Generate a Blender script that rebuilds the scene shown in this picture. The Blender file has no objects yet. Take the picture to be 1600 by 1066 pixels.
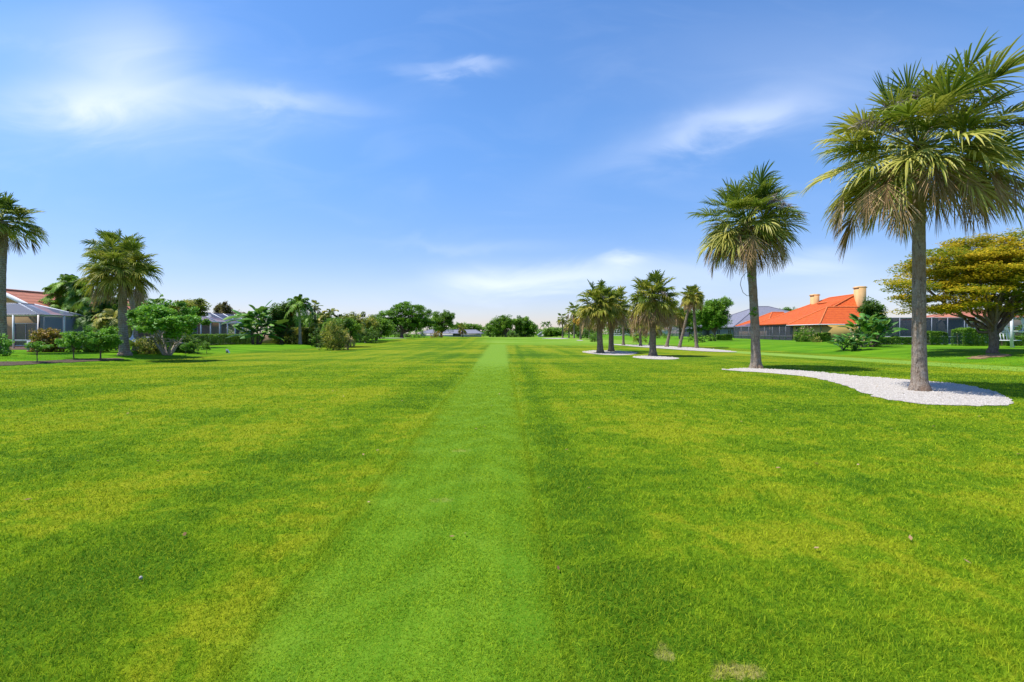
import bpy, math, random
import numpy as np
from mathutils import Vector

# ------------------------------------------------------------------ basics
F, EYE, HY, CX = 755.6, 1.55, 522.0, 800.0
scene = bpy.context.scene
COL = scene.collection
PI = math.pi


def sm(a, b, v):
    t = np.clip((np.asarray(v, float) - a) / (b - a), 0, 1)
    return t * t * (3 - 2 * t)


def T(x, y):
    """height of the ground"""
    x = np.asarray(x, float); y = np.asarray(y, float)
    z = 0.42 * sm(23, 31, x) + 0.32 * sm(20.5, 28, -x)
    z = z + 0.5 * sm(70, 150, y)
    z = z + 0.75 * np.exp(-((x + 10) / 15) ** 2 - ((y - 96) / 18) ** 2)
    z = z + 0.35 * np.exp(-((x - 8) / 12) ** 2 - ((y - 112) / 14) ** 2)
    return z


def at(px, py):
    """ground point seen at photo pixel px,py"""
    d = EYE * F / max(py - HY, 1.0)
    for _ in range(60):
        x = (px - CX) / F * d
        d2 = (EYE - float(T(x, d))) * F / max(py - HY, 1.0)
        d = 0.5 * d + 0.5 * d2
    x = (px - CX) / F * d
    return x, d, float(T(x, d))


def ax(px, d):
    x = (px - CX) / F * d
    return x, d, float(T(x, d))


def hz(py, d):
    """world height seen at row py at depth d"""
    return EYE + (HY - py) * d / F


# ------------------------------------------------------------------ mesh buffer
class MB:
    def __init__(s):
        s.v = []; s.n = 0; s.f = []; s.t = []; s.m = []

    def add(s, v, f, tint=0.5, m=0):
        v = np.asarray(v, float).reshape(-1, 3)
        f = np.asarray(f, np.int64)
        if f.ndim == 1:
            f = f.reshape(1, -1)
        s.v.append(v); s.f.append(f + s.n); s.n += len(v)
        t = np.full(len(f), tint, float) if np.isscalar(tint) else np.asarray(tint, float)
        s.t.append(t); s.m.append(np.full(len(f), m, np.int32))
        return s

    def box(s, x0, x1, y0, y1, z0, z1, tint=0.5, m=0):
        v = [(x0, y0, z0), (x1, y0, z0), (x1, y1, z0), (x0, y1, z0), (x0, y0, z1), (x1, y0, z1), (x1, y1, z1), (x0, y1, z1)]
        f = [(0, 3, 2, 1), (4, 5, 6, 7), (0, 1, 5, 4), (1, 2, 6, 5), (2, 3, 7, 6), (3, 0, 4, 7)]
        return s.add(v, f, tint, m)

    def bar(s, a, b, w, h=None, tint=0.5, m=0):
        a = np.array(a, float); b = np.array(b, float); h = h or w
        d = b - a; d /= np.linalg.norm(d) + 1e-9
        up = np.array([0, 0, 1.0]) if abs(d[2]) < 0.9 else np.array([0, 1.0, 0])
        r = np.cross(d, up); r /= np.linalg.norm(r); u = np.cross(r, d)
        v = [p + r * i * w / 2 + u * j * h / 2 for p in (a, b) for i, j in ((-1, -1), (1, -1), (1, 1), (-1, 1))]
        return s.add(v, [(0, 1, 2, 3), (7, 6, 5, 4), (0, 4, 5, 1), (1, 5, 6, 2), (2, 6, 7, 3), (3, 7, 4, 0)], tint, m)

    def tube(s, pts, rad, sides=8, tint=0.5, m=0, cap=True, jitter=0.0, rng=None):
        pts = np.asarray(pts, float); n = len(pts)
        rad = np.full(n, rad, float) if np.isscalar(rad) else np.asarray(rad, float)
        d = np.gradient(pts, axis=0); d /= np.linalg.norm(d, axis=1)[:, None] + 1e-9
        ref = np.array([0, 1.0, 0]) if abs(d[0][1]) < 0.8 else np.array([1.0, 0, 0])
        r = np.cross(d, ref); r /= np.linalg.norm(r, axis=1)[:, None] + 1e-9
        u = np.cross(r, d)
        a = np.linspace(0, 2 * PI, sides, endpoint=False)
        rr = rad[:, None] * np.ones(sides)[None]
        if jitter:
            rr = rr * (1 + jitter * rng.standard_normal((n, sides)))
        v = pts[:, None] + rr[..., None] * (np.cos(a)[None, :, None] * r[:, None] + np.sin(a)[None, :, None] * u[:, None])
        i = np.arange(n - 1)[:, None] * sides; j = np.arange(sides)[None]; k = (j + 1) % sides
        f = np.stack([i + j, i + k, i + k + sides, i + j + sides], -1).reshape(-1, 4)
        s.add(v, f, tint, m)
        if cap:
            s.add(v[-1], [list(range(sides))], tint, m); s.add(v[0], [list(range(sides))[::-1]], tint, m)
        return s

    def mesh(s, name, smooth=False):
        me = bpy.data.meshes.new(name)
        v = np.concatenate(s.v)
        fl = np.concatenate([f.ravel() for f in s.f])
        tot = np.concatenate([np.full(len(f), f.shape[1]) for f in s.f])
        st = np.concatenate([[0], np.cumsum(tot)[:-1]])
        me.vertices.add(len(v)); me.vertices.foreach_set("co", v.ravel())
        me.loops.add(len(fl)); me.loops.foreach_set("vertex_index", fl.astype(np.int32))
        me.polygons.add(len(tot)); me.polygons.foreach_set("loop_start", st.astype(np.int32))
        me.polygons.foreach_set("loop_total", tot.astype(np.int32))
        me.polygons.foreach_set("material_index", np.concatenate(s.m))
        if smooth:
            me.polygons.foreach_set("use_smooth", np.ones(len(tot), bool))
        me.update(calc_edges=True)
        at_ = me.attributes.new("tint", 'FLOAT', 'FACE')
        at_.data.foreach_set("value", np.concatenate(s.t).astype(np.float32))
        return me

    def obj(s, name, mats, parent=None, loc=None, smooth=False):
        me = s.mesh(name, smooth)
        for m_ in (mats if isinstance(mats, (list, tuple)) else [mats]):
            me.materials.append(m_)
        o = bpy.data.objects.new(name, me); COL.objects.link(o)
        if parent is not None:
            o.parent = parent
        if loc is not None:
            o.location = loc
        return o


def tag(o, label=None, cat=None, group=None, kind=None):
    if label: o['label'] = label
    if cat: o['category'] = cat
    if group: o['group'] = group
    if kind: o['kind'] = kind
    return o


def thing(name, label, cat, loc, rz=0, group=None):
    o = bpy.data.objects.new(name, None); COL.objects.link(o)
    o.empty_display_size = 0.3
    o.location = loc; o.rotation_euler = (0, 0, rz)
    return tag(o, label, cat, group)


# ------------------------------------------------------------------ materials
def newmat(name):
    m = bpy.data.materials.new(name); m.use_nodes = True
    nt = m.node_tree; nt.nodes.clear()
    return m, nt


class N:
    """tiny node helper"""
    def __init__(s, nt): s.nt = nt

    def node(s, typ, ins=None, **kw):
        n = s.nt.nodes.new(typ)
        for k, v in kw.items(): setattr(n, k, v)
        for k, v in (ins or {}).items(): s.set(n.inputs[k], v)
        return n

    def set(s, sock, v):
        if isinstance(v, bpy.types.NodeSocket): s.nt.links.new(v, sock)
        else: sock.default_value = v

    def math(s, op, a, b=0.0, c=None, clamp=False):
        n = s.nt.nodes.new('ShaderNodeMath'); n.operation = op; n.use_clamp = clamp
        s.set(n.inputs[0], a); s.set(n.inputs[1], b)
        if c is not None: s.set(n.inputs[2], c)
        return n.outputs[0]

    def mix(s, f, a, b, blend='MIX'):
        n = s.nt.nodes.new('ShaderNodeMix'); n.data_type = 'RGBA'; n.blend_type = blend
        s.set(n.inputs[0], f); s.set(n.inputs[6], a); s.set(n.inputs[7], b)
        return n.outputs[2]

    def noise(s, vec, scale, detail=3, rough=0.55, dist=0.0):
        n = s.node('ShaderNodeTexNoise', {'Scale': scale, 'Detail': detail, 'Roughness': rough, 'Distortion': dist})
        if vec is not None: s.nt.links.new(vec, n.inputs['Vector'])
        return n.outputs['Fac']

    def step(s, v, a, b):
        n = s.node('ShaderNodeMapRange', {'From Min': a, 'From Max': b}); n.interpolation_type = 'SMOOTHSTEP'
        s.set(n.inputs['Value'], v)
        return n.outputs[0]

    def scalevec(s, vec, sc):
        n = s.nt.nodes.new('ShaderNodeVectorMath'); n.operation = 'MULTIPLY'
        s.set(n.inputs[0], vec); n.inputs[1].default_value = sc
        return n.outputs[0]


def c4(c): return (c[0], c[1], c[2], 1.0)


def surf(name, c1, c2=None, scale=4.0, rough=0.8, bump=0.2, bscale=30, spec=0.3, dist=0.02, metal=0.0, stretch=(1, 1, 1), c3=None):
    m, nt = newmat(name); n = N(nt)
    tc = n.node('ShaderNodeTexCoord').outputs['Object']
    v = n.scalevec(tc, stretch)
    f = n.step(n.noise(v, scale, 5, 0.6), 0.3, 0.7)
    col = n.mix(f, c4(c1), c4(c2 or tuple(x * 0.8 for x in c1)))
    if c3:
        g = n.step(n.noise(v, scale * 3.7, 4, 0.65), 0.55, 0.75)
        col = n.mix(g, col, c4(c3))
    b = n.node('ShaderNodeBsdfPrincipled', {'Base Color': col, 'Roughness': rough, 'Specular IOR Level': spec, 'Metallic': metal})
    if bump:
        bn = n.node('ShaderNodeBump', {'Strength': bump, 'Distance': dist, 'Height': n.noise(v, bscale, 4)})
        nt.links.new(bn.outputs[0], b.inputs['Normal'])
    o = n.node('ShaderNodeOutputMaterial'); nt.links.new(b.outputs[0], o.inputs[0])
    return m


def leafmat(name, cols, rough=0.5, trans=0.3, spec=0.25, nscale=1.3):
    """cols: dark, mid, light; picked by the per-leaf tint and a soft noise"""
    m, nt = newmat(name); n = N(nt)
    t = n.node('ShaderNodeAttribute', attribute_name='tint').outputs['Fac']
    tc = n.node('ShaderNodeTexCoord').outputs['Object']
    nz = n.noise(tc, nscale, 2)
    f = n.math('ADD', t, n.math('MULTIPLY', n.math('SUBTRACT', nz, 0.5), 0.7), clamp=True)
    r = n.node('ShaderNodeValToRGB'); cr = r.color_ramp
    cr.elements[0].position = 0.05; cr.elements[0].color = c4(cols[0])
    cr.elements[1].position = 0.95; cr.elements[1].color = c4(cols[-1])
    for i, c in enumerate(cols[1:-1]):
        e = cr.elements.new(0.05 + 0.9 * (i + 1) / (len(cols) - 1)); e.color = c4(c)
    nt.links.new(f, r.inputs[0])
    b = n.node('ShaderNodeBsdfPrincipled', {'Base Color': r.outputs[0], 'Roughness': rough, 'Specular IOR Level': spec})
    tr = n.node('ShaderNodeBsdfTranslucent', {'Color': n.mix(0.35, r.outputs[0], (0.35, 0.5, 0.05, 1), 'MIX')})
    mx = n.node('ShaderNodeMixShader', {'Fac': trans})
    nt.links.new(b.outputs[0], mx.inputs[1]); nt.links.new(tr.outputs[0], mx.inputs[2])
    o = n.node('ShaderNodeOutputMaterial'); nt.links.new(mx.outputs[0], o.inputs[0])
    return m


def turf_group():
    g = bpy.data.node_groups.new('turf_colour', 'ShaderNodeTree')
    g.interface.new_socket(name='Color', in_out='OUTPUT', socket_type='NodeSocketColor')
    n = N(g)
    out = g.nodes.new('NodeGroupOutput')
    pos = n.node('ShaderNodeNewGeometry').outputs['Position']
    sep = n.node('ShaderNodeSeparateXYZ'); g.links.new(pos, sep.inputs[0])
    X, Y = sep.outputs[0], sep.outputs[1]
    flat = n.scalevec(pos, (1, 1, 0))
    st = n.scalevec(pos, (0.35, 1.0, 0))           # patches stretched across the fairway
    big = n.noise(st, 0.16, 3, 0.5, 0.6)
    med = n.noise(st, 0.75, 4, 0.6, 0.5)
    sml = n.noise(flat, 3.6, 4, 0.7, 0.8)
    fine = n.noise(flat, 32, 3, 0.75)
    mot = n.math('ADD', n.math('MULTIPLY', big, 0.32), n.math('ADD', n.math('MULTIPLY', med, 0.30), n.math('MULTIPLY', sml, 0.38)))
    ln = n.noise(n.scalevec(pos, (0.62, 0.035, 0)), 1.0, 3, 0.55, 0.3)
    bx_ = n.math('ADD', n.math('ADD', X, 3.1), n.math('MULTIPLY', Y, -0.05))
    bx_ = n.math('ADD', bx_, n.math('MULTIPLY', n.math('SUBTRACT', n.noise(flat, 0.7, 2), 0.5), 1.2))
    band = n.math('EXPONENT', n.math('MULTIPLY', n.math('MULTIPLY', bx_, bx_), -1.6))
    bx2 = n.math('SUBTRACT', X, 0.62)
    band2 = n.math('MULTIPLY', n.math('EXPONENT', n.math('MULTIPLY', n.math('MULTIPLY', bx2, bx2), -14.0)), 0.7)
    mot = n.math('ADD', mot, n.math('MULTIPLY', n.math('SUBTRACT', ln, 0.5), 0.30))
    mot = n.math('SUBTRACT', mot, n.math('MULTIPLY', n.math('ADD', n.math('MULTIPLY', band, n.step(Y, 40, 12)), band2), 0.075))
    col = n.mix(n.step(mot, 0.41, 0.49), (0.030, 0.110, 0.002, 1), (0.100, 0.200, 0.003, 1))
    col = n.mix(n.step(mot, 0.475, 0.565), col, (0.245, 0.275, 0.010, 1))
    straw = n.math('MULTIPLY', n.step(sml, 0.60, 0.72), n.step(n.noise(flat, 1.1, 3), 0.55, 0.68))
    col = n.mix(n.math('MULTIPLY', straw, 0.7), col, (0.38, 0.33, 0.06, 1))
    col = n.mix(n.step(fine, 0.3, 0.75), n.mix(0.45, col, (0.02, 0.06, 0.004, 1)), n.mix(0.14, col, (0.42, 0.45, 0.05, 1)))
    # mown strip walked down the middle
    cen = n.math('ADD', n.math('MULTIPLY', Y, -0.0222), -0.48)
    half = n.math('ADD', n.math('MULTIPLY', Y, 0.005), 0.755)
    wob = n.math('MULTIPLY', n.math('SUBTRACT', n.noise(flat, 1.7, 4), 0.5), 0.55)
    dx = n.math('SUBTRACT', X, cen)
    e = n.math('SUBTRACT', half, n.math('ABSOLUTE', n.math('ADD', dx, wob)))
    inside = n.math('MULTIPLY', n.step(e, -0.30, 0.26), n.step(Y, 74, 66))
    strp = n.noise(n.scalevec(pos, (5.5, 0.12, 0)), 1.0, 2)
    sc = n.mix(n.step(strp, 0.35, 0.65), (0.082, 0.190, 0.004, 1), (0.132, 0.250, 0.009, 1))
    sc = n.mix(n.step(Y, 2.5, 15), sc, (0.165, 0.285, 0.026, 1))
    sc = n.mix(n.math('MULTIPLY', n.step(n.noise(flat, 1.3, 3, 0.6), 0.5, 0.7), 0.30), sc, (0.20, 0.30, 0.03, 1))
    sc = n.mix(n.step(fine, 0.25, 0.8), n.mix(0.4, sc, (0.03, 0.12, 0.01, 1)), n.mix(0.12, sc, (0.4, 0.5, 0.1, 1)))
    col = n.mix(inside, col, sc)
    # far fairway, cut shorter and paler
    fx = n.math('ADD', n.math('MULTIPLY', Y, 0.10), -5.0)
    far = n.math('MULTIPLY', n.step(n.math('ADD', Y, n.math('MULTIPLY', n.noise(flat, 0.08, 2), 14)), 69, 77), n.step(n.math('ADD', X, n.math('MULTIPLY', Y, 0.06)), -3, 3))
    band = n.step(n.noise(n.scalevec(pos, (0.03, 0.16, 0)), 1.0, 2), 0.4, 0.6)
    fc = n.mix(band, (0.12, 0.235, 0.010, 1), (0.19, 0.31, 0.045, 1))
    col = n.mix(n.math('MULTIPLY', far, 0.85), col, fc)
    # paler mown lane on the right
    lx = n.math('SUBTRACT', X, n.math('SUBTRACT', 25.5, n.math('MULTIPLY', Y, 0.15)))
    lane = n.math('MULTIPLY', n.step(n.math('ABSOLUTE', lx), 1.7, 1.3), n.step(Y, 60, 45))
    col = n.mix(n.math('MULTIPLY', lane, 0.75), col, (0.20, 0.34, 0.06, 1))
    # lush garden grass on both banks
    gard = n.math('MAXIMUM', n.step(X, 23, 25), n.step(n.math('ADD', X, n.math('MULTIPLY', n.noise(flat, 0.3, 2), 2)), -20.0, -22.0))
    gc = n.mix(n.step(n.noise(st, 0.5, 4), 0.35, 0.65), (0.055, 0.175, 0.006, 1), (0.12, 0.27, 0.010, 1))
    col = n.mix(n.math('MULTIPLY', gard, 0.8), col, gc)
    dn = n.math('MULTIPLY', n.math('SUBTRACT', n.noise(flat, 14, 3), 0.5), 6.0)
    for (px_, py_, rx_, ry_, am) in [(0.74, 2.36, .04, .06, .35), (1.02, 2.22, .14, .05, .5), (-.68, 6.4, .12, .08, .25), (-.66, 4.5, .10, .06, .2)]:
        a_ = n.math('DIVIDE', n.math('SUBTRACT', X, px_), rx_); b_ = n.math('DIVIDE', n.math('SUBTRACT', Y, py_), ry_)
        rr_ = n.math('ADD', n.math('ADD', n.math('MULTIPLY', a_, a_), n.math('MULTIPLY', b_, b_)), dn)
        col = n.mix(n.math('MULTIPLY', n.step(rr_, 1.6, 0.2), am), col, (0.42, 0.32, 0.13, 1))
    n.set(out.inputs[0], col)
    return g


TURF = turf_group()


def ground_mat():
    m, nt = newmat('turf'); n = N(nt)
    g = nt.nodes.new('ShaderNodeGroup'); g.node_tree = TURF
    pos = n.node('ShaderNodeNewGeometry').outputs['Position']
    h = n.math('ADD', n.noise(pos, 26, 4, 0.7), n.math('MULTIPLY', n.noise(pos, 1.2, 3), 2.0))
    bn = n.node('ShaderNodeBump', {'Strength': 0.55, 'Distance': 0.03, 'Height': h})
    b = n.node('ShaderNodeBsdfPrincipled', {'Base Color': g.outputs[0], 'Roughness': 0.95, 'Specular IOR Level': 0.03, 'Normal': bn.outputs[0]})
    o = n.node('ShaderNodeOutputMaterial'); nt.links.new(b.outputs[0], o.inputs[0])
    return m


def blade_mat():
    m, nt = newmat('grass_blade'); n = N(nt)
    g = nt.nodes.new('ShaderNodeGroup'); g.node_tree = TURF
    t = n.node('ShaderNodeAttribute', attribute_name='tint').outputs['Fac']
    col = n.mix(n.step(t, 0.0, 1.0), n.mix(0.45, g.outputs[0], (0.02, 0.09, 0.005, 1)), n.mix(0.38, g.outputs[0], (0.50, 0.58, 0.04, 1)))
    col = n.mix(1.0, col, (1.68, 1.64, 1.2, 1), 'MULTIPLY')
    b = n.node('ShaderNodeBsdfPrincipled', {'Base Color': col, 'Roughness': 0.7, 'Specular IOR Level': 0.06})
    tr = n.node('ShaderNodeBsdfTranslucent', {'Color': col})
    mx = n.node('ShaderNodeMixShader', {'Fac': 0.45})
    nt.links.new(b.outputs[0], mx.inputs[1]); nt.links.new(tr.outputs[0], mx.inputs[2])
    o = n.node('ShaderNodeOutputMaterial'); nt.links.new(mx.outputs[0], o.inputs[0])
    return m


def bark_mat(name, c1, c2, c3, rings=9.0, ring_amt=0.5):
    m, nt = newmat(name); n = N(nt)
    tc = n.node('ShaderNodeTexCoord').outputs['Object']
    v = n.scalevec(tc, (1, 1, 0.45))
    a = n.noise(v, 9, 5, 0.7, 0.6)
    cr = n.noise(n.scalevec(tc, (17, 17, 3.0)), 1.0, 5, 0.7, 1.2)
    w = n.node('ShaderNodeTexWave', {'Scale': rings, 'Distortion': 6.0, 'Detail': 4, 'Detail Scale': 1.5}, bands_direction='Z', wave_type='BANDS')
    nt.links.new(tc, w.inputs['Vector'])
    col = n.mix(n.step(a, 0.35, 0.65), c4(c1), c4(c2))
    col = n.mix(n.math('MULTIPLY', n.step(cr, 0.5, 0.68), 0.85), col, c4(c3))
    col = n.mix(n.math('MULTIPLY', n.step(w.outputs['Fac'], 0.55, 0.95), ring_amt), col, c4(c3))
    fl = n.noise(n.scalevec(tc, (1, 1, 0.5)), 38, 3, 0.7)
    col = n.mix(n.math('MULTIPLY', n.step(fl, 0.56, 0.66), 0.55), col, c4(tuple(min(.6, x * 1.5) for x in c2)))
    col = n.mix(n.math('MULTIPLY', n.step(fl, 0.42, 0.34), 0.6), col, c4(c3))
    col = n.mix(n.math('MULTIPLY', n.step(n.noise(tc, 1.1, 3), 0.5, 0.6), 0.45), col, c4((c1[0] * 1.05, c1[1] * .8, c1[2] * .6)))
    h = n.math('ADD', n.math('MULTIPLY', w.outputs['Fac'], ring_amt), n.math('ADD', cr, n.math('ADD', a, fl)))
    bn = n.node('ShaderNodeBump', {'Strength': 0.9, 'Distance': 0.03, 'Height': h})
    b = n.node('ShaderNodeBsdfPrincipled', {'Base Color': col, 'Roughness': 0.95, 'Specular IOR Level': 0.1, 'Normal': bn.outputs[0]})
    o = n.node('ShaderNodeOutputMaterial'); nt.links.new(b.outputs[0], o.inputs[0])
    return m


def screen_mat(name, col, alpha):
    m, nt = newmat(name); n = N(nt)
    b = n.node('ShaderNodeBsdfPrincipled', {'Base Color': c4(col), 'Roughness': 0.6, 'Specular IOR Level': 0.4})
    tr = n.node('ShaderNodeBsdfTransparent')
    mx = n.node('ShaderNodeMixShader', {'Fac': alpha})
    nt.links.new(tr.outputs[0], mx.inputs[1]); nt.links.new(b.outputs[0], mx.inputs[2])
    o = n.node('ShaderNodeOutputMaterial'); nt.links.new(mx.outputs[0], o.inputs[0])
    return m


def tile_mat(name, c1, c2, dirn='X', scale=3.2):
    """rows of barrel tiles: ribs running down the slope and course lines across it"""
    m, nt = newmat(name); n = N(nt)
    tc = n.node('ShaderNodeTexCoord').outputs['Object']
    wz = n.node('ShaderNodeTexWave', {'Scale': 1.0, 'Distortion': 0.6, 'Detail': 2}, bands_direction='Z', wave_type='BANDS')
    nt.links.new(tc, wz.inputs['Vector'])
    wx = n.node('ShaderNodeTexWave', {'Scale': scale, 'Distortion': 0.3}, bands_direction=dirn, wave_type='BANDS')
    nt.links.new(tc, wx.inputs['Vector'])
    a = n.noise(tc, 1.6, 5, 0.7); f2 = n.noise(tc, 12, 2)
    col = n.mix(n.step(a, 0.3, 0.7), c4(c1), c4(c2))
    col = n.mix(n.math('MULTIPLY', n.step(wz.outputs['Fac'], 0.6, 1.0), 0.35), col, c4(tuple(x * 0.55 for x in c2)))
    col = n.mix(n.math('MULTIPLY', n.step(f2, 0.5, 0.7), 0.25), col, c4(tuple(min(1, x * 1.35) for x in c1)))
    h = n.math('ADD', wz.outputs['Fac'], wx.outputs['Fac'])
    bn = n.node('ShaderNodeBump', {'Strength': 0.6, 'Distance': 0.06, 'Height': h})
    b = n.node('ShaderNodeBsdfPrincipled', {'Base Color': col, 'Roughness': 0.75, 'Specular IOR Level': 0.25, 'Normal': bn.outputs[0]})
    o = n.node('ShaderNodeOutputMaterial'); nt.links.new(b.outputs[0], o.inputs[0])
    return m


M = {}
M['turf'] = ground_mat()
M['blade'] = blade_mat()
M['gravel'] = surf('white_shell', (0.50, 0.46, 0.42), (0.33, 0.29, 0.25), 5, 0.9, 0.9, 45, 0.2, 0.03, c3=(0.58, 0.55, 0.52))
M['stone'] = surf('shell_pieces', (0.56, 0.52, 0.48), (0.26, 0.23, 0.20), 40, 0.85, 0.0, c3=(0.75, 0.72, 0.68))
M['mulch'] = surf('mulch', (0.07, 0.05, 0.035), (0.13, 0.10, 0.07), 12, 0.95, 0.8, 60, 0.1, 0.04)
M['sand'] = surf('leaf_litter', (0.20, 0.13, 0.07), (0.30, 0.20, 0.11), 5, 0.95, 0.6, 50, 0.1, 0.03)
M['bark_near'] = bark_mat('sabal_bark', (0.26, 0.19, 0.135), (0.36, 0.30, 0.25), (0.085, 0.055, 0.038), 1.6, 0.15)
M['bark_ring'] = bark_mat('ringed_bark', (0.31, 0.23, 0.17), (0.41, 0.34, 0.28), (0.12, 0.085, 0.06), 2.2, 0.45)
M['bark_far'] = bark_mat('old_sabal_bark', (0.18, 0.14, 0.10), (0.28, 0.23, 0.17), (0.06, 0.045, 0.03), 1.6, 0.2)
M['bark_tree'] = bark_mat('tree_bark', (0.15, 0.10, 0.075), (0.24, 0.18, 0.14), (0.06, 0.04, 0.03), 1.0, 0.0)
M['bark_pale'] = bark_mat('pale_bark', (0.42, 0.34, 0.27), (0.52, 0.44, 0.36), (0.16, 0.13, 0.10), 2.0, 0.1)
M['fan'] = leafmat('fan_leaf', [(0.030, 0.070, 0.008), (0.080, 0.140, 0.012), (0.210, 0.250, 0.028), (0.48, 0.43, 0.09)], 0.48, 0.25, 0.25)
M['fan_far'] = leafmat('fan_leaf_far', [(0.035, 0.075, 0.008), (0.095, 0.150, 0.012), (0.22, 0.24, 0.022), (0.42, 0.35, 0.05)], 0.55, 0.28, 0.2)
M['dead'] = leafmat('dead_frond', [(0.15, 0.085, 0.04), (0.32, 0.20, 0.10), (0.46, 0.32, 0.18)], 0.8, 0.12, 0.1)
M['dead_orange'] = leafmat('orange_dead_frond', [(0.32, 0.14, 0.02), (0.55, 0.27, 0.035), (0.70, 0.40, 0.06)], 0.7, 0.2, 0.1)
M['stalk'] = leafmat('flower_stalk', [(0.17, 0.13, 0.12), (0.30, 0.24, 0.23), (0.42, 0.36, 0.34)], 0.9, 0.1, 0.1)
M['leaf_dark'] = leafmat('leaf_dark', [(0.020, 0.055, 0.011), (0.059, 0.147, 0.020), (0.167, 0.293, 0.039)])
M['leaf_oak'] = leafmat('leaf_oak', [(0.035, 0.10, 0.006), (0.095, 0.25, 0.012), (0.19, 0.38, 0.02)])
M['leaf_bright'] = leafmat('leaf_bright', [(0.041, 0.138, 0.014), (0.117, 0.338, 0.027), (0.275, 0.522, 0.049)])
M['leaf_mid'] = leafmat('leaf_mid', [(0.039, 0.109, 0.013), (0.109, 0.248, 0.018), (0.265, 0.435, 0.034)])
M['leaf_gold'] = leafmat('leaf_gold', [(0.08, 0.14, 0.006), (0.20, 0.22, 0.008), (0.38, 0.29, 0.010), (0.56, 0.37, 0.012), (0.68, 0.48, 0.02)], 0.6, 0.4, 0.15, 0.5)
M['leaf_olive'] = leafmat('leaf_olive', [(0.036, 0.079, 0.011), (0.114, 0.172, 0.021), (0.315, 0.315, 0.043), (0.572, 0.486, 0.086)])
M['leaf_hedge'] = leafmat('leaf_hedge', [(0.030, 0.090, 0.008), (0.097, 0.228, 0.016), (0.262, 0.428, 0.034)])
M['leaf_croton'] = leafmat('leaf_croton', [(0.05, 0.06, 0.01), (0.20, 0.11, 0.015), (0.42, 0.22, 0.03), (0.16, 0.19, 0.03)])
M['leaf_rust'] = leafmat('leaf_rust', [(0.05, 0.055, 0.02), (0.13, 0.085, 0.03), (0.24, 0.14, 0.07)])
M['leaf_paddle'] = leafmat('leaf_paddle', [(0.019, 0.078, 0.016), (0.058, 0.195, 0.023), (0.182, 0.351, 0.046)], 0.5, 0.25, 0.22)
M['bloom'] = leafmat('bloom', [(0.50, 0.33, 0.22), (0.65, 0.50, 0.22), (0.70, 0.62, 0.45)], 0.7, 0.3, 0.2)
M['tile_orange'] = tile_mat('orange_tile', (0.66, 0.125, 0.022), (0.54, 0.085, 0.018), 'Y')
M['tile_cap'] = surf('orange_cap', (0.68, 0.20, 0.06), (0.55, 0.13, 0.04), 5, 0.8, 0.2)
M['tile_grey'] = tile_mat('grey_tile', (0.25, 0.25, 0.31), (0.19, 0.19, 0.24), 'Y')
M['cap_grey'] = surf('grey_cap', (0.22, 0.22, 0.27), (0.14, 0.14, 0.18), 5, 0.8, 0.2)
M['tile_salmon'] = tile_mat('salmon_tile', (0.52, 0.20, 0.125), (0.40, 0.14, 0.085), 'Y')
M['cap_salmon'] = surf('salmon_cap', (0.50, 0.24, 0.17), (0.38, 0.16, 0.11), 5, 0.8, 0.2)
M['tile_pink'] = tile_mat('pink_tile', (0.42, 0.28, 0.22), (0.34, 0.22, 0.18), 'Y')
M['wall_peach'] = surf('peach_stucco', (0.66, 0.42, 0.20), (0.60, 0.37, 0.17), 1.2, 0.9, 0.3, 60, 0.15, 0.01)
M['wall_ochre'] = surf('ochre_stucco', (0.50, 0.36, 0.13), (0.44, 0.31, 0.11), 1.2, 0.9, 0.3, 60, 0.15, 0.01)
M['wall_tan'] = surf('tan_stucco', (0.58, 0.40, 0.20), (0.50, 0.34, 0.17), 1.2, 0.9, 0.3, 60, 0.15, 0.01)
M['wall_grey'] = surf('grey_stucco', (0.22, 0.22, 0.24), (0.17, 0.17, 0.19), 1.2, 0.9, 0.3, 60, 0.15, 0.01)
M['wall_white'] = surf('white_wall', (0.62, 0.62, 0.66), (0.54, 0.54, 0.58), 1.2, 0.85, 0.2)
M['wall_brown'] = surf('brown_wall', (0.36, 0.24, 0.18), (0.28, 0.18, 0.13), 1.2, 0.9, 0.2)
M['white'] = surf('white_trim', (0.74, 0.75, 0.80), (0.64, 0.65, 0.70), 3, 0.5, 0.05)
M['bronze'] = surf('bronze_frame', (0.17, 0.17, 0.20), (0.12, 0.12, 0.14), 3, 0.5, 0.05)
M['frame_grey'] = surf('grey_frame', (0.36, 0.37, 0.42), (0.28, 0.29, 0.33), 3, 0.5, 0.05)
M['screen_white'] = screen_mat('mesh_blue', (0.17, 0.20, 0.34), 0.75)
M['screen_roof'] = screen_mat('mesh_roof', (0.10, 0.12, 0.20), 0.60)
M['screen_dark'] = screen_mat('mesh_dark', (0.055, 0.060, 0.095), 0.72)
M['screen_clear'] = screen_mat('mesh_clear', (0.10, 0.11, 0.14), 0.30)
M['screen_lanai'] = screen_mat('mesh_lanai', (0.10, 0.10, 0.14), 0.42)
M['glass'] = surf('window_glass', (0.03, 0.035, 0.045), (0.05, 0.055, 0.07), 1, 0.12, 0.0, spec=0.8)
M['paver'] = surf('patio_paver', (0.42, 0.24, 0.17), (0.34, 0.20, 0.14), 6, 0.9, 0.3)
M['concrete'] = surf('concrete', (0.52, 0.47, 0.40), (0.42, 0.38, 0.33), 2, 0.9, 0.3)
M['black'] = surf('black_metal', (0.02, 0.02, 0.022), (0.03, 0.03, 0.03), 5, 0.5, 0.1)
M['rope'] = surf('hammock_cloth', (0.70, 0.68, 0.66), (0.58, 0.56, 0.54), 8, 0.9, 0.3)
M['box_grey'] = surf('box_plastic', (0.14, 0.18, 0.20), (0.10, 0.13, 0.15), 5, 0.6, 0.1)
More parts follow.
